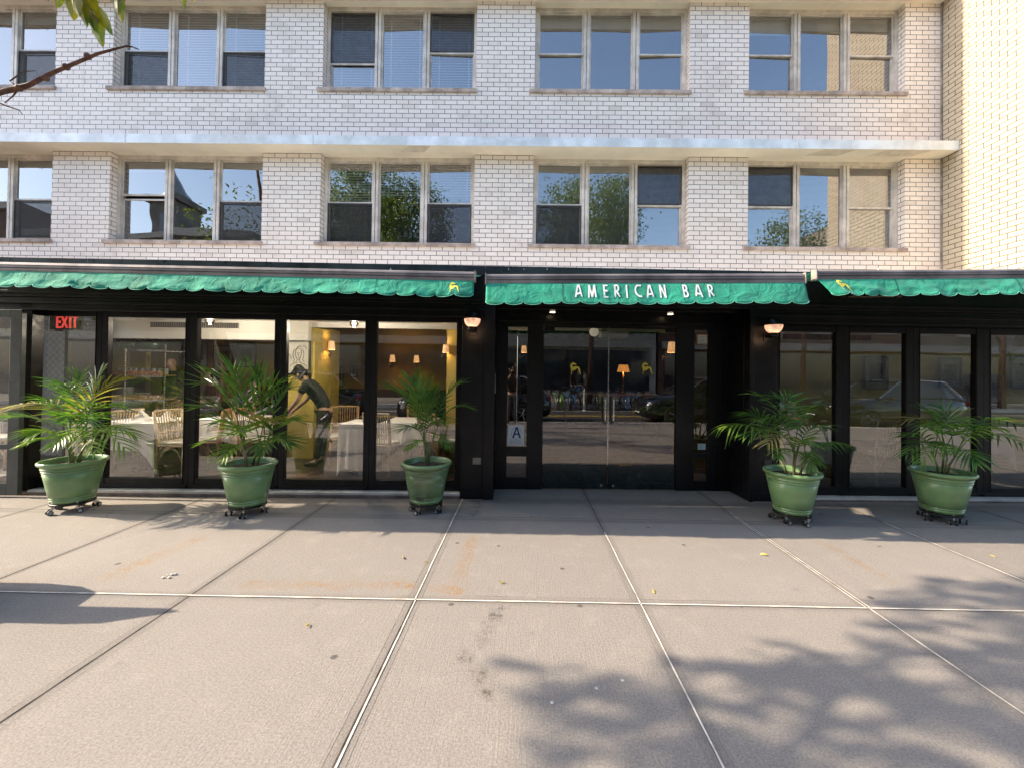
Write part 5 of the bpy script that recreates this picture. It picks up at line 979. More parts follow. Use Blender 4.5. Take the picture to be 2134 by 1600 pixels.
for (x0, y0, x1, y1, wd) in ((150, -40, 152, 42, .028), (160, -30, 178, 55, .03), (140, -60, 120, 15, .02), (178, -20, 205, 48, .024), (190, 15, 212, 96, .024), (198, 8, 232, 72, .018), (165, -50, 148, 20, .03), (185, -10, 196, 62, .022), (150, -20, 163, 34, .026), (225, -50, 238, 20, .024), (246, -40, 243, 30, .02), (205, -30, 222, -2, .02), (240, -30, 252, 45, .022), (236, -60, 246, 12, .022), (375, -30, 384, 18, .014), (385, -30, 402, 3, .014), (97, -40, 99, 2, .012), (118, -60, 117, 18, .012), (180, -60, 188, 30, .024), (168, 5, 190, 60, .018)):
    lf = MB(); bigleaf(lf, atY(x0, y0, Yl + rnd.uniform(-.05, .05)), atY(x1, y1, Yl + rnd.uniform(-.05, .05)), wd * 1.35); lf.build('leaf', ALM, t, smooth=True, normals=False)
sp.tube([atY(100, -220, 2.2), atY(150, -60, 2.2), atY(178, 0, 2.2), atY(205, 50, 2.2)], [.01, .006, .004, .002], 6).tube([atY(150, -60, 2.2), atY(240, -45, 2.2), atY(380, -40, 2.2)], [.006, .004, .002], 6).tube([Vector((TX, TY + .5, 4)), atY(100, -220, 2.2)], [.03, .01], 6); sp.build('twig', TWIG, t)

# made-up unseen form outside the left edge, shaped to cast the sharp shadow
prof = [(2.50, 0), (2.48, .25), (2.55, .42), (2.66, .50), (2.70, .60), (2.645, .68), (2.66, .80), (2.75, .93), (2.80, 1.0), (2.83, .93), (2.815, .72), (2.83, .62), (2.99, .60), (3.06, .5), (3.09, .35), (3.05, .2), (3.03, 0)]
b = MB(); n = len(prof); vs = []; st = [(-5.9, .86, .42), (-5.7, .93, .55), (-5.0, 1, .64), (-4.5, 1, .85), (-4.2, 1, 1.0), (-4.08, .9, .9), (-4.02, .55, .55)]
for x, sy, sz in st: vs += [(x + .2, 2.58 + (a - 2.78) * sy, z * sz * 1.13) for a, z in prof]
b.add(vs, [tuple(range(n)), tuple(range(len(vs) - n, len(vs)))] + [(i * n + k, i * n + k + 1, (i + 1) * n + k + 1, (i + 1) * n + k) for i in range(len(st) - 1) for k in range(n - 1)])
b.solo('shadow_form', pm('shadow_form_grey', (.12, .12, .13), .5, 0, .4, .2, 4, .4, 8), 'made-up grey form unseen outside the left edge, shaped to cast the sharp shadow', 'shadow form', (-5, 2.78, 0), smooth=True)
# litter on the pavement
LM = leaf_mat('fallen_leaf', (.45, .30, .05), (.55, .42, .12), .2, .6)
for i, (x, y, s_, lb) in enumerate([(838, 1163, .05, 'curled brown leaf right of the third slab joint, near the rust stain'), (888, 1172, .03, 'small yellow leaf beside the cream joint'), (1592, 1157, .06, 'long yellow green leaf on the sunlit slab right of centre'), (1363, 1233, .05, 'folded yellow leaf near the long cream joint'), (2072, 1160, .06, 'orange brown leaf on the slab at the right edge'), (1045, 1215, .04, 'small tan leaf at the end of the rust stain'), (640, 1305, .04, 'pale twig like leaf on the lower left slab'), (1820, 1077, .04, 'tan leaf inside the bright patch under the right windows')]):
    g = atG(x, y); b_ = MB(); rr = random.Random(i); a = rr.random() * 6; d = Vector((cos(a), sin(a), .08)); old = rnd; rnd = rr; bigleaf(b_, g + Vector((0, 0, .006)) - d * s_ * .5, g + Vector((0, 0, .012)) + d * s_ * .5, s_ * .22, .5, .5); rnd = old
    b_.v = [(x_, y_, max(.004, z_)) for x_, y_, z_ in b_.v]; b_.solo('fallen_leaf', LM, lb, 'leaf', tuple(g), 'fallen leaves on the pavement', smooth=True, normals=False)
g = atG(353, 1200); b_ = MB(); rr = random.Random(4)
for k in range(9): b_.sphere((g.x + rr.uniform(-.03, .03), g.y + rr.uniform(-.035, .035), .007), rr.uniform(.005, .011), 8, 5, (1.3, 1, .8))
b_.solo('paper_scrap', pm('crumpled_paper', (.6, .56, .5), .8), 'crumpled pale scrap of paper on the left sunlit slab', 'litter', tuple(g))
for x, y, lb in ((1298, 1417, 'round white blob of chewing gum in the tree shade'), (1243, 1433, 'torn white speck of paper left of the round gum'), (1151, 1463, 'small grey white gum spot at the tree shadow edge')):
    g = atG(x, y); MB().lathe([(.0001, .0025), (.006, .0025), (.0085, .0012), (.009, .0)], (g.x, g.y, .001), 9).solo('gum_spot', pm('white_gum', (.5, .49, .46), .6), lb, 'gum', tuple(g), 'pale spots on the pavement')
# ================================================================== inside the restaurant
YW = pm('yellow_plaster', (.56, .44, .11), .7, 0, .3, .08, 1.5); YWD = pm('ochre_back_wall', (.40, .29, .08), .8, 0, .2, .12, 1); WHC = pm('white_ceiling_paint', (.62, .60, .54), .8, 0, .2, .05, 1); FLR = pm('dark_wood_floor', (.07, .05, .04), .35, 0, .4, .3, 3); DW = pm('black_wainscot', (.02, .017, .015), .5); ORW = pm('terracotta_wall', (.25, .10, .03), .8, 0, .2, .1, 1)
def room(name, m_, q): return tag(MB().quad(*q).build(name, m_, None, normals=False), kind='structure')
FZ = .018
room('interior_floor', FLR, [(-6.9, 5.0, FZ), (-.4, 5.15, FZ), (-.4, 13, FZ), (-6.9, 13, FZ)]); room('interior_floor', FLR, [(-.4, 5.6, FZ), (14, 5.6, FZ), (14, 13, FZ), (-.4, 13, FZ)]); room('interior_floor', FLR, [(3.1, 5.2, FZ - .004), (14, 5.4, FZ - .004), (14, 6, FZ - .004), (3.1, 6, FZ - .004)])
room('interior_ceiling', WHC, [(-6.9, 5.03, 2.34), (-6.9, 6.9, 2.34), (13.2, 6.9, 2.34), (13.2, 5.4, 2.34)]); room('interior_ceiling', pm('brown_ceiling', (.16, .13, .09), .8), [(-14, 6.9, 2.75), (-14, 14, 2.75), (14, 14, 2.75), (14, 6.9, 2.75)])
struct(MB().box(-14, 14, 6.9, 6.96, 2.25, 3.0), 'interior_beam', WHC)
bulk = struct(MB().box(-7.5, -3.62, 6.80, 6.899, 2.02, 2.339), 'interior_bulkhead', WHC); struct(MB().box(3.2, 13.2, 6.9 - .1, 6.899, 1.98, 2.339), 'interior_bulkhead', WHC)
struct(MB().box(-14, -.2, 12.0, 12.1, 0, 2.75), 'interior_back_wall', YWD); struct(MB().box(-14, -.2, 11.93, 11.999, 0, .98), 'interior_wainscot', DW); struct(MB().box(-.19, 14, 12.0, 12.1, 0, 2.75), 'interior_back_wall', DW); struct(MB().box(3.42, 14, 10.0, 10.1, 0, 2.75), 'interior_back_wall', pm('yellow_plaster_lightened', (.72, .57, .15), .7, 0, .3, .08, 1.5))  # right wall: yellow plaster lightened in colour to offset the dim light
struct(MB().box(-14, -13.9, 6.9, 12, 0, 2.75), 'interior_side_wall', YWD); struct(MB().box(13.2, 13.3, 10.0, 12, 0, 2.75), 'interior_side_wall', YWD); struct(MB().box(-.6, -.5, 7.6, 12, 0, 2.75), 'interior_side_wall', ORW); struct(MB().box(3.3, 3.4, 7.0, 10.0, 0, 2.75), 'interior_side_wall', DW)
struct(MB().box(-14, UL - .3, 6.7, 6.8, 0, 3.0), 'interior_front_wall', DW)
x0_ = atY(585, 700, 6.97).x; x1_ = atY(657, 700, 6.97).x
struct(MB().box(x0_, x1_, 6.97, 7.5, 0, 2.249), 'interior_column', YW); struct(MB().box(atY(932, 700, 6.97).x, -.62, 6.97, 7.5, 0, 2.249), 'interior_column', YW)
def rect(name, m_, x0, y0, x1, y1, Y, root=None, t=.02): a, c = atY(x0, y0, Y), atY(x1, y1, Y); return MB().box(a.x, c.x, Y - t, Y, c.z, a.z).build(name, m_, root)
def picture(x0, y0, x1, y1, Y, lb, fcol, art, line=False, wall=None):
    a, c = atY(x0, y0, Y), atY(x1, y1, Y); t = thing('framed_picture', lb, 'picture', ((a.x + c.x) / 2, Y, c.z), 'pictures on the dining room walls'); f_ = .025
    MB().box(a.x, a.x + f_, Y - .03, Y, c.z, a.z).box(c.x - f_, c.x, Y - .03, Y, c.z, a.z).box(a.x + f_, c.x - f_, Y - .03, Y, a.z - f_, a.z).box(a.x + f_, c.x - f_, Y - .03, Y, c.z, c.z + f_).build('frame', fcol, t)
    MB().box(a.x + f_, c.x - f_, Y - .012, Y, c.z + f_, a.z - f_).build('mount', MOUNT if not line else PAPERW, t)
    if not line: q = .22; w_, h_ = c.x - a.x, a.z - c.z; MB().box(a.x + w_ * q, c.x - w_ * q, Y - .014, Y - .0121, c.z + h_ * q, a.z - h_ * q).build('print', art, t)
    return t, a, c
MOUNT = pm('picture_mount', (.35, .33, .28), .8); PAPERW = pm('cream_drawing_paper', (.62, .60, .52), .8, 0, .2, .03); BF = pm('black_picture_frame', (.012, .01, .01), .4)
ART = [pm('blue_print', (.01, .03, .10), .6, 0, .3, .6, 9), pm('dark_botanical_print', (.06, .05, .03), .6, 0, .3, .8, 14), pm('brown_print', (.12, .07, .05), .6, 0, .3, .6, 10)]
picture(378, 706, 437, 763, 8.99, 'blue print in a pale frame, high on the back wall behind the second window', pm('silver_frame', (.3, .28, .25), .4, .3), ART[0]); picture(447, 720, 487, 776, 8.99, 'dark framed botanical print behind the third window, left one of two', BF, ART[1]); picture(494, 716, 534, 766, 8.99, 'dark framed print behind the third window, right one of two', BF, ART[1])
struct(MB().box(atY(306, 700, 9).x, atY(600, 700, 9).x, 9.0, 9.1, 0, 2.75), 'interior_partition', YWD)
picture(664, 760, 686, 808, 7.72, 'small dark framed print on the yellow column side, beside the woman', BF, ART[2])
struct(MB().box(atY(660, 700, 7.73).x, atY(690, 700, 7.73).x, 7.73, 8.1, 0, 2.3), 'interior_column', YW)
picture(692, 750, 716, 806, 11.9, 'reddish print on the ochre wall behind the fourth window', pm('wood_frame', (.14, .06, .02), .5), ART[2]); picture(730, 755, 745, 786, 11.9, 'tiny print on the ochre wall behind the fourth window', BF, ART[1])
picture(1957, 745, 2003, 808, 9.95, 'framed photograph in a pale mount behind the third right window', BF, ART[1]); picture(2106, 742, 2150, 810, 9.95, 'framed photograph in a pale mount behind the rightmost window', BF, ART[1]); picture(1800, 742, 1850, 812, 9.95, 'dim framed print behind the second right window', BF, ART[2])
t, a, c = picture(597, 703, 647, 781, 6.965, 'framed line drawing of a woman on the yellow column', BF, None, line=True)
def lm(u, v): return (a.x + .03 + (c.x - a.x - .06) * u, 6.949, a.z - .03 - (a.z - c.z - .06) * v)
ls = MB()
for st in ([(.62, .30), (.50, .26), (.40, .32), (.37, .46), (.44, .58), (.52, .62), (.60, .57), (.66, .45), (.64, .33)], [(.36, .30), (.28, .36), (.26, .50), (.34, .62), (.28, .70)], [(.66, .30), (.76, .36), (.78, .48), (.72, .62), (.80, .68)], [(.46, .62), (.44, .70), (.24, .74), (.14, .80)], [(.58, .60), (.60, .70), (.80, .74), (.92, .80)], [(.45, .42), (.49, .41)], [(.57, .41), (.61, .42)], [(.52, .42), (.51, .49), (.54, .50)], [(.49, .545), (.53, .555), (.57, .545)], [(.3, .82), (.38, .80), (.42, .86), (.36, .88), (.3, .84)], [(.66, .82), (.74, .80), (.80, .85), (.74, .9)], [(.70, .22), (.82, .20), (.90, .30)], [(.08, .45), (.15, .52), (.2, .60)], [(.40, .30), (.52, .20), (.66, .24)]):
    ls.tube([lm(*q) for q in st], .0042, 4)
ls.build('ink_lines', BLACK2, t)
struct(MB().box(-9.5, atY(303, 800, 7.75).x, 7.75, 7.85, 0, 2.75), 'interior_partition', YW)
# linear grilles
def grille(x0, y0, x1, y1, Y, lb):
    a, c = atY(x0, y0, Y), atY(x1, y1, Y); t = thing('air_grille', lb, 'air grille', ((a.x + c.x) / 2, Y, c.z), 'air grilles on the bulkheads'); MB().box(a.x, c.x, Y - .006, Y - .001, c.z, a.z).build('backing', pm('grille_shadow', (.05, .05, .045), .8), t)
    f_ = .012; b = MB().box(a.x - f_, c.x + f_, Y - .02, Y - .001, a.z, a.z + f_).box(a.x - f_, c.x + f_, Y - .02, Y - .001, c.z - f_, c.z).box(a.x - f_, a.x, Y - .02, Y - .001, c.z, a.z).box(c.x, c.x + f_, Y - .02, Y - .001, c.z, a.z); b.build('frame', WHC, t)
    s_ = MB(); n = int((c.x - a.x) / .03)
    for k in range(n): xx = a.x + (c.x - a.x) * k / n; s_.box(xx, xx + .004, Y - .014, Y - .0065, c.z, a.z)
    s_.build('slats', pm('grille_grey', (.26, .25, .22), .5), t)
grille(314, 671, 499, 685, 6.80, 'long grey air grille on the white bulkhead behind the left windows'); grille(1630, 696, 1815, 710, 6.80, 'long air grille on the bulkhead behind the right windows')
# exit sign
a, c = atY(106, 655, 5.45), atY(172, 688, 5.45); t = thing('exit_sign', 'red lettered exit sign hanging behind the far left window', 'exit sign', ((a.x + c.x) / 2, 5.45, c.z)); MB().box(a.x, c.x, 5.43, 5.46, c.z, a.z).build('housing', BLACK2, t, bevel=.005); MB().tube([((a.x + c.x) / 2, 5.445, a.z), ((a.x + c.x) / 2, 5.445, 2.335)], .008, 6).build('stem', BLACK2, t)
REDE = emit('red_exit_letters', (1, .07, .05), .26, (.4, .03, .02))
for ch, x in zip('EXIT', (116, 127.5, 143, 149.5)):
    X = atY(x, 672, 5.42).x; z0 = atY(x, 684, 5.42).z; z1 = atY(x, 659, 5.42).z; letter(ch, X, 1, 0, z1 - z0, lambda xx, q, o, z0=z0, z1=z1: Vector((xx, 5.428 - o, z0 + (z1 - z0) * q)), 'letter', REDE, t, .2)
t = thing('glass_screen', 'pale frosted screen with a diamond lattice behind the far left window', 'screen', (-6.6, 5.7, FZ)); a, c = atY(84, 690, 5.62), atY(134, 868, 5.62)
fm_, ft, fb = mat('frosted_lattice'); v_ = N(ft, 'ShaderNodeTexCoord').outputs['Object']; sx_ = N(ft, 'ShaderNodeSeparateXYZ'); ft.links.new(v_, sx_.inputs[0])
d1 = M(ft, 'ABSOLUTE', M(ft, 'SINE', M(ft, 'MULTIPLY', M(ft, 'ADD', sx_.outputs[0], sx_.outputs[2]), 34))); d2 = M(ft, 'ABSOLUTE', M(ft, 'SINE', M(ft, 'MULTIPLY', M(ft, 'SUBTRACT', sx_.outputs[0], sx_.outputs[2]), 34)))
lt = RAMP(ft, M(ft, 'MINIMUM', d1, d2), .05, .22, 1, 0); ft.links.new(MIX(ft, lt, MIX(ft, RAMP(ft, NOISE(ft, v_, 6, 4), .3, .7), (.20, .21, .21), (.30, .31, .30)), (.40, .41, .40)), fb.inputs['Base Color']); fb.inputs['Roughness'].default_value = .4
MB().box(a.x, c.x, 5.62, 5.635, .3, a.z).build('panel', fm_, t); MB().box(a.x - .03, a.x - .001, 5.6, 5.66, FZ, a.z + .03).box(c.x + .001, c.x + .03, 5.6, 5.66, FZ, a.z + .03).box(a.x, c.x, 5.6, 5.66, FZ, .299).build('frame', GREYF, t)
# lamps
def glow(p, e, col=(1, .68, .35), r=.05, parent=None):
    pl = bpy.data.lights.new('lamp_bulb', 'POINT'); pl.energy = e; pl.color = col; pl.shadow_soft_size = r; o = bpy.data.objects.new('lamp_bulb', pl); COL.objects.link(o); o.location = p; 
    if parent: o.parent = parent; o.location = Vector(p) - parent.location
BULB = emit('glowing_globe', (1, .85, .6), 5); SHADEW = emit('lit_lamp_shade', (1, .50, .20), .36, (.7, .5, .3), 40)
def globe(px, py, Y, lb, e=5):
    p = atY(px, py, Y); t = thing('globe_lamp', lb, 'lamp', (p.x, Y, p.z), 'globe lamps'); MB().sphere(p, .026, 12, 8).build('bulb', BULB, t, smooth=True); MB().sphere(p, .062, 20, 14).build('globe', glass('globe_glass', .05, 1.4, (1, .95, .85), 0), t, smooth=True); MB().tube([(p.x, p.y, p.z + .06), (p.x, p.y, 2.335)], .006, 6).tube([(p.x, p.y, p.z + .05), (p.x, p.y, p.z + .08)], .018, 10).build('stem', BRONZE, t); glow(p + Vector((0, 0, -.09)), e * 3.4, (1, .86, .70), parent=t)
globe(437, 668, 5.9, 'clear globe lamp glowing behind the third window from the left'); globe(738, 674, 6.0, 'clear globe lamp glowing behind the fourth window from the left')
p = atY(1238, 692, 6.6); t = thing('globe_lamp', 'white frosted ceiling globe behind the left entrance door', 'lamp', tuple(p)); MB().sphere(p, .075, 20, 14).build('globe', emit('frosted_globe', (.9, .8, .6), .12, (.7, .68, .6)), t, smooth=True); MB().tube([p + Vector((.07, 0, .02)), p + Vector((.2, 0, .03))], .01, 6).build('arm', BRONZE, t)
p0, p1 = atY(1252, 684, 6.7), atY(1309, 704, 6.7); MB().box(p0.x, p1.x, 6.66, 6.9, p1.z, p0.z).solo('ceiling_box', WHC, 'white rectangular unit at the ceiling behind the entrance doors', 'air unit', tuple(p0), bevel=.008)
def sconce(px, py, Y, lb, e=4, s=1.0, wall=1):
    p = atY(px, py, Y); t = thing('sconce', lb, 'lamp', tuple(p), 'shaded wall lamps in the dining room'); h = .075 * s
    MB().lathe([(.062 * s, -h), (.046 * s, h)], p, 22).build('lamp_shade', SHADEW, t, smooth=True, normals=False); MB().tube([p + Vector((0, 0, -h)), p + Vector((0, .02, -h * 1.8)), p + Vector((-.06 * wall * s, .10, -h * 2.1)), p + Vector((-.09 * wall * s, .12, -h * 1.9))], .006, 6).build('arm', BRONZE, t)
    MB().sphere(p + Vector((-.09 * wall * s, .13, -h * 2.0)), .045 * s, 12, 8, (.4, .5, 1.2)).build('wall_plate', BRONZE, t, smooth=True); MB().sphere(p + Vector((0, 0, -.02)), .018, 10, 6).build('bulb', BULB, t); glow(p, e * .5, parent=t)
sconce(691, 720, 7.35, 'shaded wall lamp on the yellow column behind the fourth window', 5, 1.05); sconce(818, 747, 11.5, 'small shaded lamp deep in the room behind the fifth window, left one', 6, 1.3); sconce(868, 748, 11.5, 'small shaded lamp deep in the room behind the fifth window, right one', 6, 1.3); sconce(929, 727, 6.9, 'shaded lamp on the yellow column next to the left pillar', 2.5, .9)
sconce(1400, 724, 7.0, 'amber shaded wall lamp at the right edge of the right door', 3, 1.2); sconce(1092, 728, 7.0, 'shaded lamp seen through the narrow pane left of the doors', 2, .8)
p = atY(1299, 768, 9.0); t = thing('table_lamp', 'table lamp with an amber pleated shade seen through the right door', 'lamp', tuple(p)); MB().lathe([(.135, -.075), (.095, .08)], p, 28).build('lamp_shade', emit('amber_pleated_shade', (1, .38, .08), .34, (.6, .3, .1), 60), t, normals=False, smooth=True); MB().lathe([(.0001, -.55), (.07, -.55), (.07, -.53), (.015, -.5), (.02, -.3), (.012, -.08), (.0001, -.08)], p, 14).build('base', BRONZE, t, smooth=True); glow(p, 6, (1, .5, .15), parent=t)
MB().box(1.0, 3.0, 9.2, 9.8, FZ, 1.02).box(.9, 3.05, 9.1, 9.9, 1.021, 1.07).solo('bar_counter', pm('dark_bar_wood', (.08, .04, .02), .3), 'dark wooden bar counter deep behind the right door', 'counter', (2, 9.5, FZ))
# rattan chairs, tables
RAT = pm('rattan', (.42, .25, .11), .55, 0, .4, .25, 18); RATL = pm('pale_rattan', (.55, .42, .26), .55, 0, .4, .2, 18); CUSH = pm('pale_cushion', (.62, .58, .5), .8)
def make_chair(m_):
    t = thing('rattan_chair', 'x', 'chair', (0, 0, 0), 'rattan chairs at the dining tables')
    for x, y in ((-.2, -.19), (.2, -.19)): MB().tube([(x, y, 0), (x * .97, y, .44)], .017, 8).build('leg', m_, t, smooth=True)
    for x in (-.2, .2): MB().tube([(x, .24, 0), (x, .21, .44), (x * 1.04, .28, .90)], .017, 8).build('leg', m_, t, smooth=True)
    MB().box(-.22, .22, -.22, .22, .42, .445).build('seat', m_, t, bevel=.01); MB().box(-.205, .205, -.205, .2, .446, .485).build('cushion', CUSH, t, bevel=.015)
    MB().tube([(-.215, .283, .90), (0, .30, .905), (.215, .283, .90)], .016, 8).tube([(-.205, .235, .60), (.205, .235, .60)], .011, 8).build('top_rail', m_, t)
    b = MB()
    for k in range(11): x = -.18 + .036 * k; b.tube([(x, .222, .45), (x, .237, .60), (x * 1.03, .285, .90)], .0075, 6)
    b.build('back_spindles', m_, t)
    b = MB()
    for y in (-.19, .22): b.tube([(-.2, y, .22), (-.16, y, .35), (-.08, y, .41)], .010, 6).tube([(.2, y, .22), (.16, y, .35), (.08, y, .41)], .010, 6)
    for x in (-.2, .2): b.tube([(x, -.19, .20), (x, -.1, .36), (x, 0, .40), (x, .1, .36), (x, .22, .20)], .010, 6)
    b.build('arched_braces', m_, t); return t
ca = make_chair(RAT); cb_ = make_chair(RATL)
CH = [(326, 6.95, 0.1, 'rattan chair behind the white table, framed by the two napkins', 0), (232, 5.85, -1.75, 'rattan chair at the left side of the sunlit white table', 1), (386, 5.85, 1.45, 'rattan chair at the right side of the sunlit white table', 1), (432, 6.1, -1.3, 'rattan chair at the left of the table behind the third window', 0), (545, 6.2, 1.5, 'rattan chair hidden behind the second palm', 0), (718, 6.6, .4, 'rattan chair in the middle of the fourth window', 0), (806, 6.1, 2.9, 'pale rattan chair facing away, left in the fifth window', 1), (918, 6.2, 2.5, 'brown rattan chair next to the left pillar', 0), (872, 7.2, .2, 'rattan chair behind the tall slender palm', 0), (1672, 6.9, .1, 'rattan chair behind the first right window, farther one', 0), (1716, 6.2, 1.3, 'rattan chair behind the first right window, nearer one', 0), (1830, 6.0, 3.1, 'pale rattan chair with its back to the second right window', 1), (100, 5.9, -1.2, 'rattan chair behind the far left palm', 1), (8, 6.0, 1.8, 'rattan chair behind the paler panel at the left edge', 0)]
for px, Y, rz, lb, k in CH:
    src = (ca, cb_)[k]; x = atY(px, 880, Y).x; o = src if src.get('label') == 'x' else dup(src); place(o, (x, Y, FZ), rz); o['label'] = lb
CLOTHM = pm('white_tablecloth', (.80, .79, .76), .8, 0, .3, .03, 3)
def table(px, Y, w_, dpt, lb, rz=0, drop=.30, nap=0):
    x = atY(px, 880, Y).x; t = thing('dining_table', lb.replace('white cloth on', 'square table under the cloth on'), 'table', (x, Y, FZ), 'dining tables', rz=0); o_ = Vector((x, Y, FZ))
    MB().box(x - w_ / 2, x + w_ / 2, Y - dpt / 2, Y + dpt / 2, .72, .75).build('tabletop', FLR, t); MB().tube([(x, Y, .05), (x, Y, .72)], .035, 10).build('column', BLACK2, t); MB().box(x - .22, x + .22, Y - .03, Y + .03, FZ, .06).box(x - .03, x + .03, Y - .22, Y + .22, FZ, .055).build('foot', BLACK2, t)
    n = 48; vs = []; fs = []; rows = 8
    def edge(a_, q):
        # square outline, hem drops more at the corners
        cx_, sy_ = cos(a_), sin(a_); k = 1 / max(abs(cx_), abs(sy_)); corner = (k - 1) / .414; X, Yy = cx_ * k * w_ / 2, sy_ * k * dpt / 2
        dr = (drop + corner ** 2 * .26) * q; out = .010 + .05 * q * (1 - corner * .6) + .018 * q * sin(a_ * 11 + px); return (x + X + cx_ * out, Y + Yy + sy_ * out, .757 - dr - .01 * q)
    for r in range(rows + 1):
        for k in range(n): vs.append(edge(2 * pi * k / n, r / rows))
    fs = [tuple(range(n))] + [(r * n + k, r * n + (k + 1) % n, (r + 1) * n + (k + 1) % n, (r + 1) * n + k) for r in range(rows) for k in range(n)]
    MB().add(vs, fs).solo('tablecloth', CLOTHM, lb, 'tablecloth', (x, Y, .757), 'white tablecloths', normals=False, smooth=False)
    for k in range(nap):
        sx = atY(293 + 50 * k, 870, Y - .15).x; sy = Y - .15 + .04 * k; MB().add([(sx - .12, sy - .03, .759), (sx + .12, sy - .06, .759), (sx + .1, sy + .1, .759), (sx - .1, sy + .08, .759), (sx + .01, sy + .0, .93)], [(0, 1, 4), (1, 2, 4), (2, 3, 4), (3, 0, 4), (3, 2, 1, 0)]).solo('napkin', CLOTHM, ('left', 'right')[k] + ' one of the two folded white napkins standing on the sunlit table', 'napkin', (sx, sy, .759), 'folded napkins')
table(312, 6.05, .82, .75, 'white cloth on the sunlit table behind the second window', nap=2, drop=.36); table(492, 6.5, .8, .75, 'white cloth on the table behind the second palm'); table(748, 6.2, .34, .6, 'white cloth on the narrow table at the edge of the fourth window', drop=.62); table(862, 6.5, .8, .75, 'white cloth on the table behind the slender palm'); table(1660, 6.35, .85, .75, 'white cloth on the table behind the first right window', drop=.45); table(1990, 6.5, .9, .75, 'white cloth on the table behind the far right palm'); table(150, 6.6, .7, .7, 'white cloth on the table behind the far left palm')
# shelving with trays, plates and bags
YSH = 6.98; t = thing('shelf_unit', 'chrome wire shelf unit with trays behind the second window', 'shelf', (atY(300, 800, YSH).x, YSH, FZ)); xa, xb = atY(218, 800, YSH).x, atY(343, 800, YSH).x; zz = [atY(300, y, YSH).z for y in (729, 783, 833)]
for x in (xa, xb):
    for y in (YSH, YSH + .42): MB().tube([(x, y, FZ), (x, y, zz[0] + .10)], .012, 8).build('post', STEEL, t)
MB().tube([(atY(263, 800, YSH).x, YSH - .02, .5), (atY(265, 700, YSH).x, YSH - .02, zz[0] + .02)], .011, 8).build('post', STEEL, t)
for z in zz + [.5]:
    b = MB().box(xa, xb, YSH - .005, YSH + .005, z - .02, z).box(xa, xb, YSH + .415, YSH + .425, z - .02, z)
    for k in range(22): xx = xa + (xb - xa) * k / 21; b.box(xx - .003, xx + .003, YSH + .0055, YSH + .414, z - .008, z - .003)
    b.build('shelf', STEEL, t)
WICK = pm('wicker_tray', (.36, .20, .09), .7, 0, .3, .5, 40, .5, 90); GLS = pm('drinking_glass', (.35, .35, .34), .1, 0, .8, .05)
for k, z in enumerate(zz[1:]):
    MB().box(xa + .03, xb - .03, YSH + .01, YSH + .40, z + .001, z + .02).box(xa + .03, xb - .03, YSH - .004, YSH + .0099, z + .001, z + .085).box(xa + .03, xb - .03, YSH + .4001, YSH + .415, z + .001, z + .085).solo('wicker_tray', WICK, ('wicker tray of glasses on the upper shelf', 'wicker tray of plates on the lower shelf')[k], 'tray', (xa, YSH, z), 'wicker trays')
for k in range(9):
    gx = xa + .10 + k * (xb - xa - .2) / 8; MB().lathe([(.03, 0), (.033, .11), (.030, .11), (.027, .004), (.0001, .004)], (gx, YSH + .14, zz[1] + .021), 14).solo('glass', GLS, ('leftmost', 'second', 'third', 'fourth', 'middle', 'sixth', 'seventh', 'eighth', 'rightmost')[k] + ' clear tumbler of the row on the upper wicker tray, counted from the left', 'glass', (gx, YSH + .14, zz[1] + .021), 'tumblers on the wicker tray', smooth=True)
for k, (px, nn) in enumerate(((243, 13), (280, 6))):
    gx = atY(px, 820, YSH).x; b = MB()
    for j in range(nn): b.lathe([(.0001, j * .014), (.07, j * .014), (.115, j * .014 + .012), (.115, j * .014 + .015), (.0001, j * .014 + .006)], (gx, YSH + .15, zz[2] + .021), 24)
    for j in range(1): b.solo('plate_stack', pm('white_china', (.75, .75, .74), .3), ('tall stack of white plates at the left of the lower tray', 'low stack of white plates right of the tall stack')[k], 'plates', (gx, YSH, zz[2]), 'stacks of white plates')
BAGG = pm('dark_green_glass_cloth', (.012, .05, .028), .25, 0, .6, .3, 10)
for k, px in enumerate((268, 310)):
    p = atY(px, 713, YSH + .2); s_ = MB()
    n0 = len(s_.v); s_.sphere((p.x, p.y, zz[0] + .10), .15, 20, 12, (1.25, .8, .68)); s_.v = [(x + .03 * noise.noise(Vector((x * 9, y * 9, z * 9 + k))), y, max(zz[0] + .002, z + .05 * noise.noise(Vector((x * 7, y * 7, z * 7 + k * 3))))) for x, y, z in s_.v]
    s_.tube([(p.x - .15, p.y - .05, zz[0] + .12), (p.x - .17, p.y - .06, zz[0] + .24), (p.x - .08, p.y - .07, zz[0] + .25), (p.x - .04, p.y - .06, zz[0] + .16)], .014, 6) if k == 0 else None
    s_.solo('green_bag', BAGG, ('green bag with a looped handle on top of the shelf unit', 'round green bundle at the right end of the shelf top')[k], 'bag', (p.x, p.y, zz[0]), 'green bags on the shelf', smooth=True)
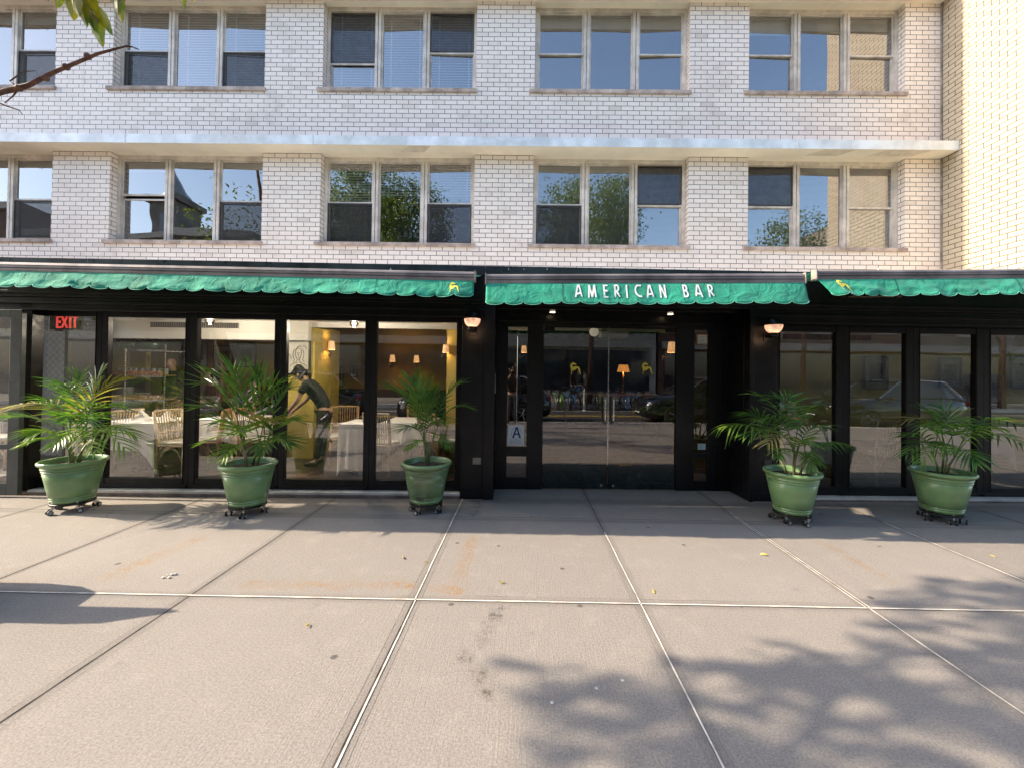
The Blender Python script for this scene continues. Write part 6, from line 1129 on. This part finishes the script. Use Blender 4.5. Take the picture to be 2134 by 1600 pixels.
# people inside
LEAN = dict(pel=(0, .10, .92), wst=(0, .06, 1.05), chs=(0, -.10, 1.24), nkb=(0, -.20, 1.36), nk=(0, -.24, 1.40), hd=(0, -.31, 1.47), tp=(0, -.35, 1.55), nose=(0, -.405, 1.44), shl=(.17, -.15, 1.33), ell=(.2, -.26, 1.07), wrl=(.16, -.42, .88), shr=(-.17, -.15, 1.33), elr=(-.2, -.26, 1.07), wrr=(-.16, -.44, .90), hil=(.09, .10, .88), hir=(-.09, .10, .88), knl=(.1, .06, .48), knr=(-.1, .06, .48))
p = atY(664, 880, 6.5); f1 = figure('woman in a black tee shirt with dark hair in a ponytail, leaning over a table', LEAN, DARKC, DARKC, pony=True, sleeve=.3); place(f1, (p.x, 6.5, FZ), -pi / 2 + .1); f1.scale = (.97, .97, .97)
p = atY(352, 880, 7.3); f1 = figure('man with cropped hair in a dark shirt standing right of the shelf unit', {}, DARKC, GREYC, skin=SKIND, hair=None, sleeve=.9); place(f1, (p.x, 7.35, FZ), -.3)
SIT = dict(pel=(0, 0, .55), wst=(0, 0, .68), chs=(0, -.02, .92), nkb=(0, -.02, 1.06), nk=(0, -.02, 1.11), hd=(0, -.04, 1.21), tp=(0, -.03, 1.30), nose=(0, -.13, 1.205), shl=(.17, -.02, 1.02), ell=(.21, -.06, .76), wrl=(.12, -.30, .78), shr=(-.17, -.02, 1.02), elr=(-.21, -.06, .76), wrr=(-.12, -.30, .78), hil=(.09, -.02, .52), knl=(.11, -.44, .50), anl=(.11, -.44, .09), tol=(.11, -.58, .035), hir=(-.09, -.02, .52), knr=(-.11, -.44, .50), anr=(-.11, -.44, .09), tor=(-.11, -.58, .035))
p = atY(446, 800, 8.1); f1 = figure('seated guest in a pale cap deep in the room behind the third window', SIT, BRC, DARKC, cap=CREAM, sleeve=.9, group='seated guests'); place(f1, (p.x, 8.1, .12), -.4)
p = atY(533, 800, 8.1); f1 = figure('seated dark haired guest in red behind the third window', SIT, pm('dark_red_cloth', (.14, .02, .01), .8), DARKC, sleeve=.9, group='seated guests'); place(f1, (p.x, 8.1, .12), .8)
for px, lb in ((440, 'bench seat under the guest in the pale cap'), (536, 'bench seat under the dark haired guest')): p = atY(px, 800, 8.2); MB().box(p.x - .3, p.x + .3, 7.95, 8.35, FZ, .46).box(p.x - .3, p.x + .3, 8.3501, 8.4, FZ, .85).solo('bench_seat', DW, lb, 'bench', (p.x, 8.2, FZ), 'bench seats', bevel=.01)
p0, p1 = atY(2018, 780, 9.94), atY(2083, 852, 9.94); MB().box(p0.x, p1.x, 9.88, 9.94, p1.z, p0.z).solo('dark_board', BLACK2, 'black rectangular board on the ochre wall behind the rightmost windows', 'board', tuple(p0), bevel=.006)
